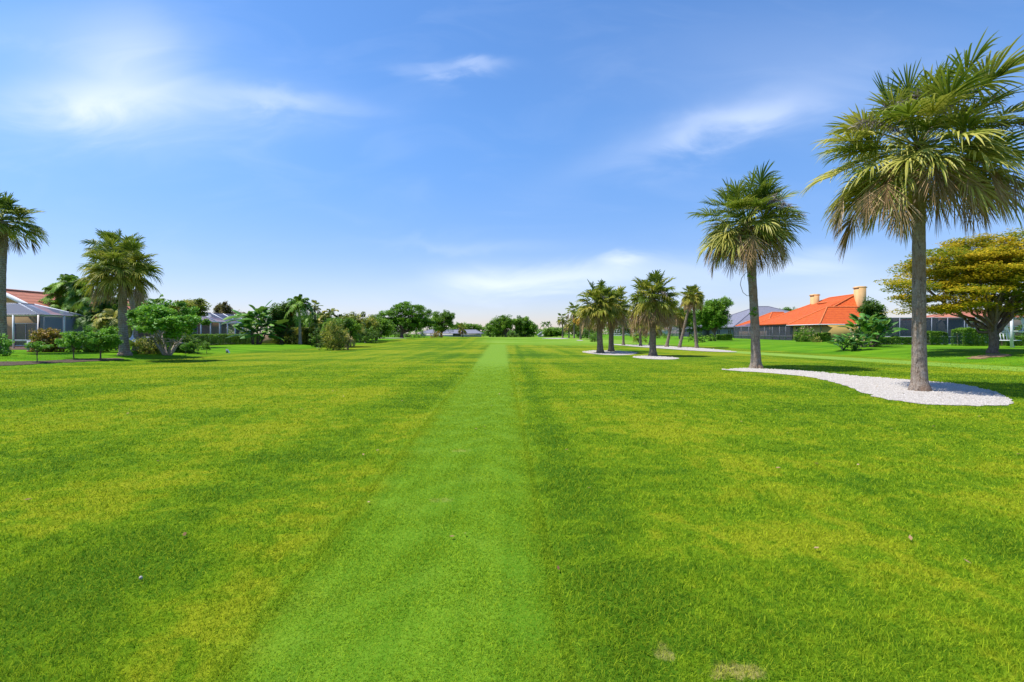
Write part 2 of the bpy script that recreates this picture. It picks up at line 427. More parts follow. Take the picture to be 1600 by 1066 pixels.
M['terracotta'] = surf('terracotta', (0.48, 0.22, 0.13), (0.40, 0.18, 0.10), 8, 0.9, 0.2)

# ------------------------------------------------------------------ setting
xs = np.unique(np.concatenate([np.arange(-70, 71, 1.0), np.arange(-400, 401, 15.0), np.array([-1600, -900, 900, 1600.])]))
ys = np.unique(np.concatenate([np.arange(-20, 170, 1.25), np.arange(170, 420, 12.0), np.array([-300., -100, 600, 1000, 1800])]))
gx, gy = np.meshgrid(xs, ys)
gv = np.stack([gx, gy, T(gx, gy)], -1).reshape(-1, 3)
nx = len(xs)
i, j = np.meshgrid(np.arange(nx - 1), np.arange(len(ys) - 1))
b0 = (j * nx + i).ravel()
tag(MB().add(gv, np.stack([b0, b0 + 1, b0 + 1 + nx, b0 + nx], -1)).obj('ground', M['turf'], smooth=True), kind='structure')

# mown strip: its own thin sheet (same turf colour by position)
yy = np.concatenate([np.arange(-3, 66, 0.5)])
cc = -0.48 - 0.0222 * yy; hh = 0.755 + 0.005 * yy
rows = 5
sv = np.stack([np.stack([cc + hh * k, yy, T(cc + hh * k, yy) + 0.005], -1) for k in np.linspace(-1, 1, rows)], 1)
q = [(a * rows + b, a * rows + b + 1, (a + 1) * rows + b + 1, (a + 1) * rows + b) for a in range(len(yy) - 1) for b in range(rows - 1)]
tag(MB().add(sv, q).obj('path', M['turf']), 'pale close-mown grass strip running down the middle of the fairway', 'path', kind='structure')


def inside(px, py, poly):
    poly = np.asarray(poly); c = np.zeros(len(px), bool)
    x0, y0 = poly[:, 0], poly[:, 1]; x1, y1 = np.roll(x0, -1), np.roll(y0, -1)
    for a, b, c1, d in zip(x0, y0, x1, y1):
        if b == d: continue
        k = ((b > py) != (d > py)) & (px < (c1 - a) * (py - b) / (d - b) + a)
        c ^= k
    return c


def smooth_poly(p, it=3):
    p = np.asarray(p, float)
    for _ in range(it):
        n_ = np.roll(p, -1, 0)
        p = np.stack([p * .75 + n_ * .25, p * .25 + n_ * .75], 1).reshape(-1, 2)
    return p


def bed(name, pixels, mat, label, cat, kind, group=None, lift=0.012, stones=0, seed=1, edge=0.05, smooth=3):
    rng = np.random.default_rng(seed)
    p = np.array([at(*q_)[:2] for q_ in pixels])
    p = smooth_poly(p, smooth)
    # ragged edge
    seg = np.roll(p, -1, 0) - p; L = np.linalg.norm(seg, axis=1)
    pts = []
    for a, s_, l in zip(p, seg, L):
        k = max(1, int(l / 0.25))
        for t in range(k): pts.append(a + s_ * t / k)
    p = np.array(pts); p = p + rng.normal(0, edge, p.shape)
    c = p.mean(0); mb = MB()
    # fill by scan strips so that a concave outline works: triangulate with mathutils
    from mathutils.geometry import tessellate_polygon
    tris = tessellate_polygon([[Vector((a, b, 0)) for a, b in p]])
    v = np.column_stack([p, T(p[:, 0], p[:, 1]) + lift])
    mb.add(v, np.array([(a, b, c_) if np.cross(p[b] - p[a], p[c_] - p[a]) > 0 else (a, c_, b) for a, b, c_ in tris]))
    if stones:
        lo, hi = p.min(0), p.max(0)
        q_ = rng.uniform(lo, hi, (stones * 4, 2)); q_ = q_[inside(q_[:, 0], q_[:, 1], p)][:stones]
        n_ = len(q_); r = rng.uniform(0.012, 0.034, n_) * (0.6 + q_[:, 1] / 30)
        base = np.array([(1, 0, 0), (0, 1, 0), (-1, 0, 0), (0, -1, 0), (0, 0, .8)], float)
        an = rng.uniform(0, 2 * PI, n_); ca, sa = np.cos(an), np.sin(an)
        bb = base[None] * rng.uniform(0.6, 1.3, (n_, 5, 3)) * r[:, None, None]
        x = bb[..., 0] * ca[:, None] - bb[..., 1] * sa[:, None]; y = bb[..., 0] * sa[:, None] + bb[..., 1] * ca[:, None]
        z = bb[..., 2] + (T(q_[:, 0], q_[:, 1]) + lift)[:, None] - 0.002
        vv = np.stack([x + q_[:, 0, None], y + q_[:, 1, None], z], -1)
        f = np.array([(0, 1, 4), (1, 2, 4), (2, 3, 4), (3, 0, 4)])
        mb.add(vv, (np.arange(n_)[:, None, None] * 5 + f[None]).reshape(-1, 3), np.repeat(rng.random(n_), 4), 1)
    o = mb.obj(name, [mat, M['stone']])
    tag(o, label, cat, group, kind)
    return p


BED1 = bed('gravel_bed', [(1124, 578), (1150, 576), (1190, 576.5), (1260, 580), (1330, 587), (1400, 592.5), (1440, 596), (1500, 600), (1532, 606), (1560, 617), (1590, 631), (1550, 635), (1490, 634.5), (1430, 632), (1375, 622), (1335, 610), (1305, 598), (1262, 588.5), (1200, 583), (1150, 580)],
     M['gravel'], 'long white shell gravel bed around the two tallest palms', 'gravel bed', 'stuff', 'white gravel beds', stones=9000, seed=3, smooth=2)
bed('gravel_bed', [(905, 550), (925, 548), (960, 548), (1002, 551), (985, 555.5), (945, 555), (920, 552.5)], M['gravel'],
    'white gravel bed around the pair of palms standing close together', 'gravel bed', 'stuff', 'white gravel beds', stones=1500, seed=4)
bed('gravel_bed', [(984, 558), (1005, 556), (1030, 556.5), (1068, 560), (1045, 562.5), (1005, 561)], M['gravel'],
    'small white gravel patch round the single broad dark-skirted palm', 'gravel bed', 'stuff', 'white gravel beds', stones=1000, seed=5)
bed('gravel_path', [(945, 537.5), (985, 539), (1010, 539.5), (1060, 542), (1100, 544.5), (1165, 551), (1120, 550.5), (1075, 548), (1020, 544), (985, 541.5)], M['gravel'],
    'pale shell strip running past the leaning palms on the right', 'gravel path', 'structure', None, stones=800, seed=6, lift=0.03)
bed('gravel_bed', [(842, 528.6), (870, 528.4), (893, 529), (880, 530), (855, 529.6)], M['gravel'],
    'faint white gravel patch at the far end beside the farthest palm', 'gravel bed', 'stuff', 'white gravel beds', seed=7, lift=0.04)
bed('gravel_bed', [(898, 532), (906, 531.6), (914, 532.3), (906, 533)], M['gravel'],
    'tiny white gravel ring under the orange-fronded palm', 'gravel bed', 'stuff', 'white gravel beds', seed=8, lift=0.04)
bed('gravel_bed', [(560, 529), (600, 528.6), (655, 528.8), (600, 530)], M['gravel'],
    'thin pale sand line in front of the wide oak', 'gravel bed', 'stuff', 'white gravel beds', seed=9, lift=0.05)
bed('mulch_bed', [(-60, 568), (0, 565.5), (60, 565), (110, 562), (150, 560.5), (196, 560), (192, 563), (150, 565), (100, 567), (50, 570), (0, 573), (-60, 575)], M['mulch'],
    'narrow dark mulch bed under the three small round trees on the left', 'mulch bed', 'stuff', None, seed=10, lift=0.02, edge=0.08)
bed('leaf_litter', [(1505, 560), (1535, 555), (1550, 553), (1580, 554), (1576, 558), (1550, 559), (1530, 562)], M['sand'],
    'brown bare earth and leaf litter around the golden tree trunk', 'leaf litter', 'stuff', None, seed=11, lift=0.02, edge=0.12)

# ------------------------------------------------------------------ grass blades
def grass(name, n_, seed, label, hrange, strip):
    rng = np.random.default_rng(seed)
    y0, y1 = 1.75, 34.0
    Y = y0 * (y1 / y0) ** rng.random(n_)
    X = rng.uniform(-1, 1, n_) * (1.16 * Y + 0.6)
    c = -0.48 - 0.0222 * Y; h = 0.755 + 0.005 * Y
    e = h - np.abs(X - c + rng.normal(0, 0.05, n_))
    if strip:
        X = c + rng.uniform(-1, 1, n_) * (h + 0.07); keep = rng.random(n_) > sm(9, 31, Y)
    else:
        keep = e < 0.05
    keep &= ~((Y > 9) & inside(X, Y, BED1))
    X, Y = X[keep], Y[keep]; n_ = len(X)
    # clumpy height
    s = np.sin(X * 5.1 + np.sin(Y * 3.3) * 1.7) * np.sin(Y * 6.3 + np.sin(X * 4.2) * 1.9)
    H = rng.uniform(*hrange, n_) * (1 + 0.25 * s)
    H *= 1 - 0.8 * sm(16, 34, Y)
    W = np.maximum(0.0028, 0.00125 * Y) * rng.uniform(0.7, 1.3, n_)
    a = rng.uniform(0, 2 * PI, n_); lean = np.abs(rng.normal(0, 0.75, n_)) + 0.15
    la = rng.uniform(0, 2 * PI, n_)
    w = np.stack([np.cos(a), np.sin(a), 0 * a], -1) * W[:, None] / 2
    d = np.stack([np.cos(la) * lean, np.sin(la) * lean, np.ones(n_)], -1); d /= np.linalg.norm(d, axis=1)[:, None]
    d2 = d + np.stack([np.cos(la), np.sin(la), -0.7 + 0 * la], -1) * 0.45
    b = np.stack([X, Y, T(X, Y) - 0.003], -1)
    mid = b + d * (H * 0.55)[:, None]; tip = mid + d2 * (H * 0.5)[:, None]
    v = np.stack([b - w, b + w, mid + w * .8, mid - w * .8, tip], 1)
    idx = np.arange(n_)[:, None] * 5
    mb = MB(); t = rng.random(n_)
    mb.add(v, idx + np.array([[0, 1, 2, 3]]), t)
    mb.f.append((idx + np.array([[3, 2, 4]]))); mb.t.append(t); mb.m.append(np.zeros(n_, np.int32))
    return tag(mb.obj(name, M['blade']), label, 'grass', None, 'stuff')


grass('rough_grass', 620000, 21, 'longer mottled yellow and green grass either side of the mown strip', (0.021, 0.046), False)
grass('mown_grass', 330000, 22, 'short even light green grass of the mown strip', (0.014, 0.032), True)


# ------------------------------------------------------------------ plant generators
def leafquads(mb, cen, size, rng, up=0.5, aspect=0.5, tint=None, m=0, droop=0.0):
    n_ = len(cen)
    nrm = rng.standard_normal((n_, 3)); nrm /= np.linalg.norm(nrm, axis=1)[:, None]
    nrm[:, 2] = np.abs(nrm[:, 2]) + up; nrm /= np.linalg.norm(nrm, axis=1)[:, None]
    d = rng.standard_normal((n_, 3)); d -= (d * nrm).sum(1)[:, None] * nrm; d /= np.linalg.norm(d, axis=1)[:, None] + 1e-9
    d[:, 2] -= droop
    s = np.cross(nrm, d)
    L = size * rng.uniform(0.7, 1.35, n_); W = L * aspect * rng.uniform(.8, 1.2, n_)
    v = np.stack([cen - d * L[:, None] * .5, cen + s * W[:, None] * .5 - nrm * (L * .06)[:, None], cen + d * L[:, None] * .5 - nrm * (L * 0.12)[:, None], cen - s * W[:, None] * .5 - nrm * (L * .06)[:, None]], 1)
    t = rng.random(n_) if tint is None else tint
    mb.add(v, np.arange(n_)[:, None] * 4 + np.arange(4)[None], t, m)


def ballpts(rng, n_, r=(1, 1, 1), shell=0.5):
    p = rng.standard_normal((n_, 3)); p /= np.linalg.norm(p, axis=1)[:, None]
    return p * (rng.random(n_) ** shell)[:, None] * np.asarray(r)


def curve(a, b, sag=0.0, k=8, wob=0.0, rng=None):
    a = np.array(a, float); b = np.array(b, float); t = np.linspace(0, 1, k)[:, None]
    p = a + (b - a) * t; p[:, 2] += (sag * 4 * t * (1 - t))[:, 0]
    if wob: p[1:-1] += rng.normal(0, wob, (k - 2, 3))
    return p


def tree(name, label, cat, base, blobs, leaf, trunk_h, trunk_r, fork, mat, bark, seed, ncl=40, nleaf=120, cl=(0.7, 0.5), size=0.16, up=0.5, group=None, forks=1, aspect=0.5, shell=0.45, topbias=0.3, sides=8, droop=0.0, branches=14, dens=1.0):
    """blobs: list of (cx,cy,cz,rx,ry,rz) local ellipsoids that the clumps fill; clumps sit towards the surface"""
    rng = np.random.default_rng(seed)
    t = thing(name, label, cat, base, 0, group)
    crown = MB(); wood = MB()
    vol = np.array([b[3] * b[4] * b[5] for b in blobs]) ** 0.67; pr = vol / vol.sum()
    cs = []
    for _ in range(int(ncl * dens)):
        b = blobs[rng.choice(len(blobs), p=pr)]
        d = rng.standard_normal(3); d /= np.linalg.norm(d)
        if d[2] < 0 and rng.random() < topbias: d[2] = -d[2]
        c = np.array(b[:3]) + d * (rng.random() ** 0.4) * np.array(b[3:])
        cs.append(c)
    cs = np.array(cs)
    for c in cs:
        r = cl[0] * rng.uniform(0.6, 1.3); rz = cl[1] * rng.uniform(0.6, 1.3)
        n_ = int(nleaf * rng.uniform(0.6, 1.3))
        p = ballpts(rng, n_, (r, r, rz), shell) + c
        ct = rng.uniform(0.15, 0.85)
        leafquads(crown, p, size, rng, up, aspect, np.clip(ct + rng.normal(0, 0.16, n_), 0, 1), 0, droop)
    # wood
    for k in range(forks):
        a = 2 * PI * k / max(forks, 1) + 0.4
        off = 0 if forks == 1 else trunk_r * 1.2
        lean = 0 if forks == 1 else fork
        b = np.array([math.cos(a) * off, math.sin(a) * off, -0.12]); e = np.array([math.cos(a) * (off + lean), math.sin(a) * (off + lean), trunk_h])
        pts = curve(b, e, 0, 9, trunk_r * 0.12, rng)
        rr = trunk_r * (1 - 0.35 * np.linspace(0, 1, 9)); rr[0] *= 1.45; rr[1] *= 1.1
        wood.tube(pts, rr, sides + 2, rng.random())
        near = cs[rng.permutation(len(cs))[:max(3, branches // forks)]]
        for c in near:
            st = pts[rng.integers(5, 9)]
            wood.tube(curve(st, c, rng.uniform(-.1, .25) * (c[2] - st[2]), 7, 0.03 * np.linalg.norm(c - st), rng), np.linspace(trunk_r * 0.42, trunk_r * 0.08, 7), 5, rng.random())
    wood.obj('trunk', bark, t, smooth=True)
    crown.obj('crown', mat, t)
    return t


def bush(name, label, cat, base, blobs, mat, seed, n_=2500, size=0.12, group=None, up=0.4, aspect=0.55, clump=0.22, bloom=None, part='foliage'):
    """leafy mass down to the ground, built of many small clumps around the blob surfaces, with stems"""
    rng = np.random.default_rng(seed)
    t = thing(name, label, cat, base, 0, group)
    mb = MB(); vol = np.array([b[3] * b[4] * b[5] for b in blobs]) ** 0.67; pr = vol / vol.sum()
    nc = max(12, n_ // 28)
    for _ in range(nc):
        b = blobs[rng.choice(len(blobs), p=pr)]
        d = rng.standard_normal(3); d /= np.linalg.norm(d)
        c = np.array(b[:3]) + d * (rng.random() ** 0.25) * np.array(b[3:])
        if rng.random() < .45: c[2] *= rng.random()
        c[2] = max(c[2], 0.06)
        p = ballpts(rng, 28, (clump,) * 3) + c
        p[:, 2] = np.maximum(p[:, 2], 0.02)
        leafquads(mb, p, size, rng, up, aspect, np.clip(rng.uniform(.1, .9) + rng.normal(0, .15, 28), 0, 1))
    mb.obj(part, mat, t)
    st = MB()
    for _ in range(7):
        b = blobs[rng.choice(len(blobs), p=pr)]
        c = np.array(b[:3]) + rng.normal(0, .3, 3) * np.array(b[3:])
        st.tube(curve((blobs[0][0] * .8, blobs[0][1] * .8, -0.1), c, 0.05, 5, 0.02, rng), np.linspace(.035, .012, 5), 5)
    st.obj('stem', M['bark_tree'], t)
    if bloom is not None:
        fb = MB(); k = 40; pts = []
        for _ in range(k):
            b = blobs[rng.choice(len(blobs), p=pr)]; d = rng.standard_normal(3); d /= np.linalg.norm(d); d[2] = abs(d[2])
            pts.append(ballpts(rng, 7, (.07,) * 3) + np.array(b[:3]) + d * np.array(b[3:]) * 1.05)
        leafquads(fb, np.concatenate(pts), 0.11, rng, .5, .8)
        fb.obj('blossom', bloom, t)
    return t


def hedge(label, p0, p1, width, height, mat, seed, density=900, size=0.09, group='clipped hedges', cat='hedge', rounded=0.12):
    rng = np.random.default_rng(seed)
    p0 = np.array(p0, float); p1 = np.array(p1, float)
    z0 = float(T(*p0)); mid = (p0 + p1) / 2
    t = thing('hedge', label, cat, (mid[0], mid[1], float(T(*mid))), 0, group)
    L = np.linalg.norm(p1 - p0); d = (p1 - p0) / L; s = np.array([-d[1], d[0]])
    area = 2 * L * height + L * width + 2 * width * height
    n_ = int(min(34000, density * area))
    u = rng.uniform(-L / 2, L / 2, n_); w = rng.uniform(-1, 1, n_); h = rng.random(n_)
    face = rng.random(n_)
    w = np.where(face < 0.55, np.sign(w) * (1 - np.abs(rng.normal(0, .2, n_))), w)
    h = np.where(face >= 0.55, 1 - np.abs(rng.normal(0, .06, n_)), h)
    e = rng.random(n_) < 0.08
    u = np.where(e, np.sign(u) * L / 2 * (1 - np.abs(rng.normal(0, .02, n_))), u)
    lump = 1 + 0.05 * np.sin(u * 2.1 + seed) + 0.04 * np.sin(u * 5.3) + rng.normal(0, .02, n_)
    hh_ = h * height * lump; ww = w * width / 2 * (1 - rounded * h ** 4) * (1 + 0.06 * np.sin(u * 3.1 + 1))
    X = d[0] * u + s[0] * ww; Y = d[1] * u + s[1] * ww
    Z = hh_ + T(mid[0] + X, mid[1] + Y) - t.location.z + 0.02
    mb = MB()
    leafquads(mb, np.stack([X, Y, Z], -1), size, rng, .4, .6, np.clip(0.5 + 0.22 * np.sin(u * 1.7 + 3 * h) + rng.normal(0, .2, n_), 0, 1))
    core = mb  # twigs inside
    for _ in range(int(L * 5)):
        uu = rng.uniform(-L / 2, L / 2) * .97; b = np.array([d[0] * uu, d[1] * uu])
        a0 = np.array([b[0], b[1], -0.05]); a1 = np.array([b[0] + rng.normal(0, .12), b[1] + rng.normal(0, .12), height * .9])
        a0[2] += float(T(mid[0] + b[0], mid[1] + b[1])) - t.location.z; a1[2] += a0[2]
        core.tube(curve(a0, a1, 0, 4, .02, rng), 0.018, 4, 0.5, 1)
    mb.obj('foliage', [mat, M['bark_tree']], t)
    return t


UPV = np.array([0, 0, 1.0])


def fan(mb, pet, rng, hub, az, el, L, R, nl=34, spread=2.1, droop=0.3, ldroop=0.5, tint=0.5, wind=(0, 0), pleat=0.45, wscale=1.0, segs=5, tjit=.1, hang=0.0, tipt=.12):
    """one costapalmate frond; petiole into pet, leaflets into mb"""
    d0 = np.array([math.cos(az) * math.cos(el), math.sin(az) * math.cos(el), math.sin(el)])
    t = np.linspace(0, 1, 6)[:, None]
    P = hub + d0 * L * t - UPV * droop * L * t ** 2 * 0.5 + np.array([wind[0], wind[1], 0]) * L * t ** 2
    pet.tube(P, np.linspace(0.022, 0.011, 6) * wscale ** .5, 4, tint, cap=False)
    f = P[-1] - P[-2]; f /= np.linalg.norm(f)
    f = f * (1 - hang) - UPV * hang * rng.uniform(.8, 1.1); f /= np.linalg.norm(f)
    s = np.cross(f, UPV + np.array([math.cos(az), math.sin(az), 0]) * hang); s /= np.linalg.norm(s) + 1e-9
    roll = rng.normal(0, 0.35); u = np.cross(s, f)
    s = s * math.cos(roll) + u * math.sin(roll); u = np.cross(s, f)
    th = np.linspace(-spread, spread, nl) + rng.normal(0, 0.02, nl)
    ln = R * (0.72 + 0.28 * np.cos(th * 0.75)) * rng.uniform(0.88, 1.06, nl)
    fwd = 0.32 * R * (1 - (np.abs(th) / spread)) ** 1.0
    start = P[-1] + f[None] * fwd[:, None] - UPV[None] * (fwd ** 2 / R * 0.5)[:, None] * (0.5 + ldroop)
    dr = np.cos(th * .92)[:, None] * f + np.sin(th * .92)[:, None] * s + u * (0.30 * np.abs(np.sin(th)) + 0.05)[:, None]
    dr += rng.normal(0, 0.045, (nl, 3)); dr /= np.linalg.norm(dr, axis=1)[:, None]
    side = np.cross(dr, u); side /= np.linalg.norm(side, axis=1)[:, None]
    tilt = pleat * np.where(np.arange(nl) % 2 == 0, 1, -1)[:, None]
    side = side + u * tilt; side /= np.linalg.norm(side, axis=1)[:, None]
    sp = 2 * spread / nl
    k = np.linspace(0, 1, segs + 1)
    wid = np.interp(k, [0, .12, .45, .8, 1], [.45, .75, 1.0, .60, .05])
    W = (ln * .45 * sp * 1.0 * wscale)[:, None] * wid[None]
    ld = ldroop * rng.uniform(0.5, 1.5, nl)
    arc = np.maximum(k - 0.30, 0) ** 1.7
    pos = start[:, None] + dr[:, None] * (ln[:, None] * k)[..., None] - UPV * (ln * ld)[:, None, None] * arc[None, :, None] * 1.15
    pos = pos + np.array([wind[0], wind[1], 0]) * (ln[:, None] * arc[None] * 0.8)[..., None]
    # keep length: shrink the forward travel of strongly drooping tips
    pos = pos - dr[:, None] * (ln * np.clip(ld, 0, 1.2))[:, None, None] * (arc ** 1.3)[None, :, None] * 0.45
    A = pos - side[:, None] * W[..., None] / 2; B = pos + side[:, None] * W[..., None] / 2
    v = np.stack([A, B], 2).reshape(-1, 3)
    n2 = (segs + 1) * 2
    base = np.arange(nl)[:, None, None] * n2 + np.arange(segs)[None, :, None] * 2
    q_ = (base + np.array([0, 1, 3, 2])[None, None]).reshape(-1, 4)
    lt = np.clip(tint + rng.normal(0, tjit, nl), 0, 1)
    tt = lt[:, None] + np.linspace(-0.05, tipt, segs)[None]
    mb.add(v, q_, np.clip(tt, 0, 1).ravel())


def stalks(mb, rng, hub, n_, L, fine=60, az0=None, cl=1.0):
    """wispy old flower stalks"""
    for i in range(n_):
        az = rng.uniform(0, 2 * PI) if az0 is None else az0[i % len(az0)] + rng.normal(0, .15)
        el = rng.uniform(0.45, 1.15)
        d = np.array([math.cos(az) * math.cos(el), math.sin(az) * math.cos(el), math.sin(el)])
        t = np.linspace(0, 1, 9)[:, None]
        P = hub + d * L * t - UPV * 0.45 * L * t ** 2
        mb.tube(P, np.linspace(.016, .006, 9), 4, .5, cap=False)
        for _ in range(fine):
            a = P[rng.integers(3, 9)] + rng.normal(0, .02, 3)
            dd = rng.standard_normal(3); dd /= np.linalg.norm(dd); dd = dd * .6 + d * .5 - UPV * .25
            l = rng.uniform(.2, .55) * cl
            tt = np.linspace(0, 1, 5)[:, None]
            pts = a + dd * l * tt - UPV * .3 * l * tt ** 2 + np.cumsum(rng.normal(0, .02, (5, 3)), 0)
            w = np.cross(dd, rng.standard_normal(3)); w /= np.linalg.norm(w) + 1e-9
            ww = w[None] * np.linspace(.011, .005, 5)[:, None] * (1 + .5 * cl)
            v = np.stack([pts - ww, pts + ww], 1).reshape(-1, 3)
            mb.add(v, [(2 * k, 2 * k + 1, 2 * k + 3, 2 * k + 2) for k in range(4)], rng.random())


def sabal(label, base, H, R, seed, lean=(0, 0), tr=0.21, live=36, dead=14, nl=34, wind=(0, 0), bark='bark_near', fanm='fan', deadm='dead', stalk=0, group='fan palms', flat=1.0, low=-0.55, sides=18, az0=None, skirt=1.0, wscale=1.0, bulge=0.0, boots=0, name='palm_tree', bright=0.0, curvy=0.0, fine=60, top=.97, dl=0.0):
    rng = np.random.default_rng(seed)
    t = thing(name, label, 'palm tree', base, 0, group)
    hub = np.array([lean[0], lean[1], H])
    # trunk with a little wander, ring scars and a flared, rooty foot
    k = 60 if sides > 12 else 24
    s = np.linspace(0, 1, k)
    P = np.stack([lean[0] * (s + curvy * np.sin(PI * s)), lean[1] * s, -0.15 + (H + 0.25) * s], -1)
    P[:, 0] += 0.035 * np.sin(s * 7 + seed) * s; P[:, 1] += 0.03 * np.sin(s * 6 + seed)
    r = tr * (1.0 - 0.10 * s + bulge * np.sin(PI * s)) * (1 + rng.normal(0, .012, k))
    zz = P[:, 2]
    r = r * (1 + 0.62 * np.exp(-np.maximum(zz, 0) / 0.20) + .15 * np.exp(-np.maximum(zz, 0) / 1.2)); r *= 1 + 0.012 * np.sin(zz * 2 * PI / 0.47 + np.sin(zz * 3))
    tb = MB(); tb.tube(P, r, sides, 0.5, jitter=0.012, rng=rng)
    for _ in range(10 if sides > 12 else 0):   # exposed foot roots
        a = rng.uniform(0, 2 * PI); rr = tr * 1.35
        tb.tube([(math.cos(a) * rr * .8, math.sin(a) * rr * .8, .16), (math.cos(a) * rr * 1.02, math.sin(a) * rr * 1.02, .05), (math.cos(a) * rr * 1.25, math.sin(a) * rr * 1.25, -.05)], [.035, .045, .04], 6, .5)
    tb.obj('trunk', M[bark], t, smooth=True)
    green = MB(); brown = MB()
    ga = 2.399963
    for i in range(live):
        q_ = i / live
        el = math.asin(max(-1, top - (q_ ** .92) * (top - math.sin(low)))) + rng.normal(0, .14)
        az = i * ga + rng.normal(0, .15)
        tint = np.clip(0.30 + 0.38 * q_ + rng.normal(0, .14) + .04 + bright + (0.3 if rng.random() < .12 else 0), .02, .98)
        h = hub + np.array([0, 0, 0.25 * (1 - q_)])
        fan(green, green, rng, h, az, el, R * (.28 + .38 * rng.random() ** .8) * (1 - .2 * q_), R * rng.uniform(.33, .42), nl, rng.uniform(1.7, 2.3), droop=0.14 + 0.22 * q_, ldroop=dl + rng.uniform(0.12, 0.38) + 0.42 * q_, tipt=.12 + .30 * max(0, q_ - .4), tint=tint, wind=wind, wscale=wscale, segs=5 if nl > 20 else 4)
    for i in range(dead):
        el = rng.uniform(-0.58, -0.10); az = i * ga + 1.1 + rng.normal(0, .2)
        fan(brown, brown, rng, hub - np.array([0, 0, .1]), az, el, R * rng.uniform(.36, .68), R * rng.uniform(.34, .46) * skirt, max(12, int(nl * .8)), rng.uniform(.6, 1.0), droop=.5, ldroop=.15, hang=rng.uniform(.7, .95), tipt=.2, tint=rng.uniform(.1, .9), wind=(wind[0] * .5, wind[1] * .5), pleat=.9, wscale=wscale, segs=5 if nl > 20 else 4)
    green.obj('crown', M[fanm], t)
    if dead: brown.obj('dead_frond_skirt', M[deadm], t)
    if stalk:
        st = MB(); stalks(st, rng, hub + np.array([0, 0, .1]), stalk, R * 0.88, fine, az0, cl=R / 3)
        st.obj('flower_stalk', M['stalk'], t)
    return t


def feather(mb, rng, hub, az, el, L, nl=26, droop=1.0, leaf=0.5, tint=.5, w=0.035, hang=0.5):
    t = np.linspace(0, 1, 10)
    d0 = np.array([math.cos(az) * math.cos(el), math.sin(az) * math.cos(el), math.sin(el)])
    P = hub + d0 * L * t[:, None] - UPV * (droop * L * t ** 2 * .6)[:, None] - d0 * (L * .18 * droop * t ** 3)[:, None]
    mb.tube(P, np.linspace(.022, .006, 10), 4, tint, cap=False)
    k = np.linspace(.14, 1, nl); tk = k * 9; i0 = np.clip(tk.astype(int), 0, 8); fr = (tk - i0)[:, None]
    pos = P[i0] * (1 - fr) + P[i0 + 1] * fr
    f = P[i0 + 1] - P[i0]; f /= np.linalg.norm(f, axis=1)[:, None]
    s = np.cross(f, UPV); s /= np.linalg.norm(s, axis=1)[:, None] + 1e-9
    ll = leaf * np.sin(PI * np.clip(k, .08, .93)) ** .6
    for sg in (-1, 1):
        d = f * .55 + s * sg + rng.normal(0, .1, (nl, 3)); d /= np.linalg.norm(d, axis=1)[:, None]
        L_ = (ll * rng.uniform(.85, 1.1, nl))[:, None]
        m1 = pos + d * L_ * .5 - UPV * L_ * .12 * hang; m2 = pos + d * L_ * .92 - UPV * L_ * .6 * hang
        wv = f * w * .5
        v = np.stack([pos - wv * .6, pos + wv * .6, m1 + wv, m1 - wv, m2], 1)
        idx = np.arange(nl)[:, None] * 5; tt = np.clip(tint + rng.normal(0, .12, nl), 0, 1)
        mb.add(v, idx + np.array([[0, 1, 2, 3]]), tt)
        mb.f.append(idx + mb.n - len(v.reshape(-1, 3)) + np.array([[3, 2, 4]])); mb.t.append(tt); mb.m.append(np.zeros(nl, np.int32))


def featherpalm(label, base, H, L, seed, n_=16, tr=.12, mat='leaf_mid', bark='bark_pale', cat='palm tree', lean=(0, 0), leaf=.5, nl=26, droop=1.0, group=None, low=-.3, w=.05, dead=0, name='palm_tree', hang=.5):
    rng = np.random.default_rng(seed)
    t = thing(name, label, cat, base, 0, group)
    k = 16; s = np.linspace(0, 1, k)
    tb = MB(); tb.tube(np.stack([lean[0] * s ** 1.5, lean[1] * s, -.1 + (H + .1) * s], -1), tr * (1.15 - .4 * s) * np.where(s < .08, 1.25, 1), 10, .5)
    tb.obj('trunk', M[bark], t, smooth=True)
    cr = MB(); hub = np.array([lean[0], lean[1], H])
    for i in range(n_):
        q_ = i / n_
        feather(cr, rng, hub, i * 2.4 + rng.normal(0, .15), 1.35 - (1.35 - low) * q_ + rng.normal(0, .1), L * rng.uniform(.85, 1.1), nl, droop * (.5 + .7 * q_), leaf, np.clip(.45 + rng.normal(0, .2), 0, 1), w, hang)
    cr.obj('crown', M[mat], t)
    if dead:
        db = MB()
        for i in range(dead):
            feather(db, rng, hub, PI + rng.normal(0, .5), -.5 + rng.normal(0, .15), L * .8, nl, 1.6, leaf * .9, rng.random(), w, 1.0)
        db.obj('dead_frond', M['dead_orange'], t)
    return t


def clumppalm(label, base, stems, seed, n_=9, L=1.8, mat='leaf_dark', group=None, nl=22, leaf=.42, w=.05, tr=.05, cat='palm clump', bark='bark_ring', name='clumping_palm', low=-.2):
    """several thin stems (dx,dy,h), each with its own head of feather fronds"""
    rng = np.random.default_rng(seed)
    t = thing(name, label, cat, base, 0, group)
    cr = MB()
    for (dx, dy, h) in stems:
        b = np.array([dx * .3, dy * .3, -.1]); hub = np.array([dx, dy, h])
        MB().tube(curve(b, hub, 0, 8, .02, rng), np.linspace(tr * 1.2, tr * .8, 8), 7, rng.random()).obj('stem', M[bark], t, smooth=True)
        for i in range(n_):
            q_ = i / n_
            feather(cr, rng, hub, i * 2.4 + rng.uniform(0, 6), 1.3 - (1.3 - low) * q_ + rng.normal(0, .12), L * rng.uniform(.8, 1.15), nl, .7 + .6 * q_, leaf, np.clip(rng.uniform(.1, .9), 0, 1), w, .6)
    cr.obj('crown', M[mat], t)
    return t


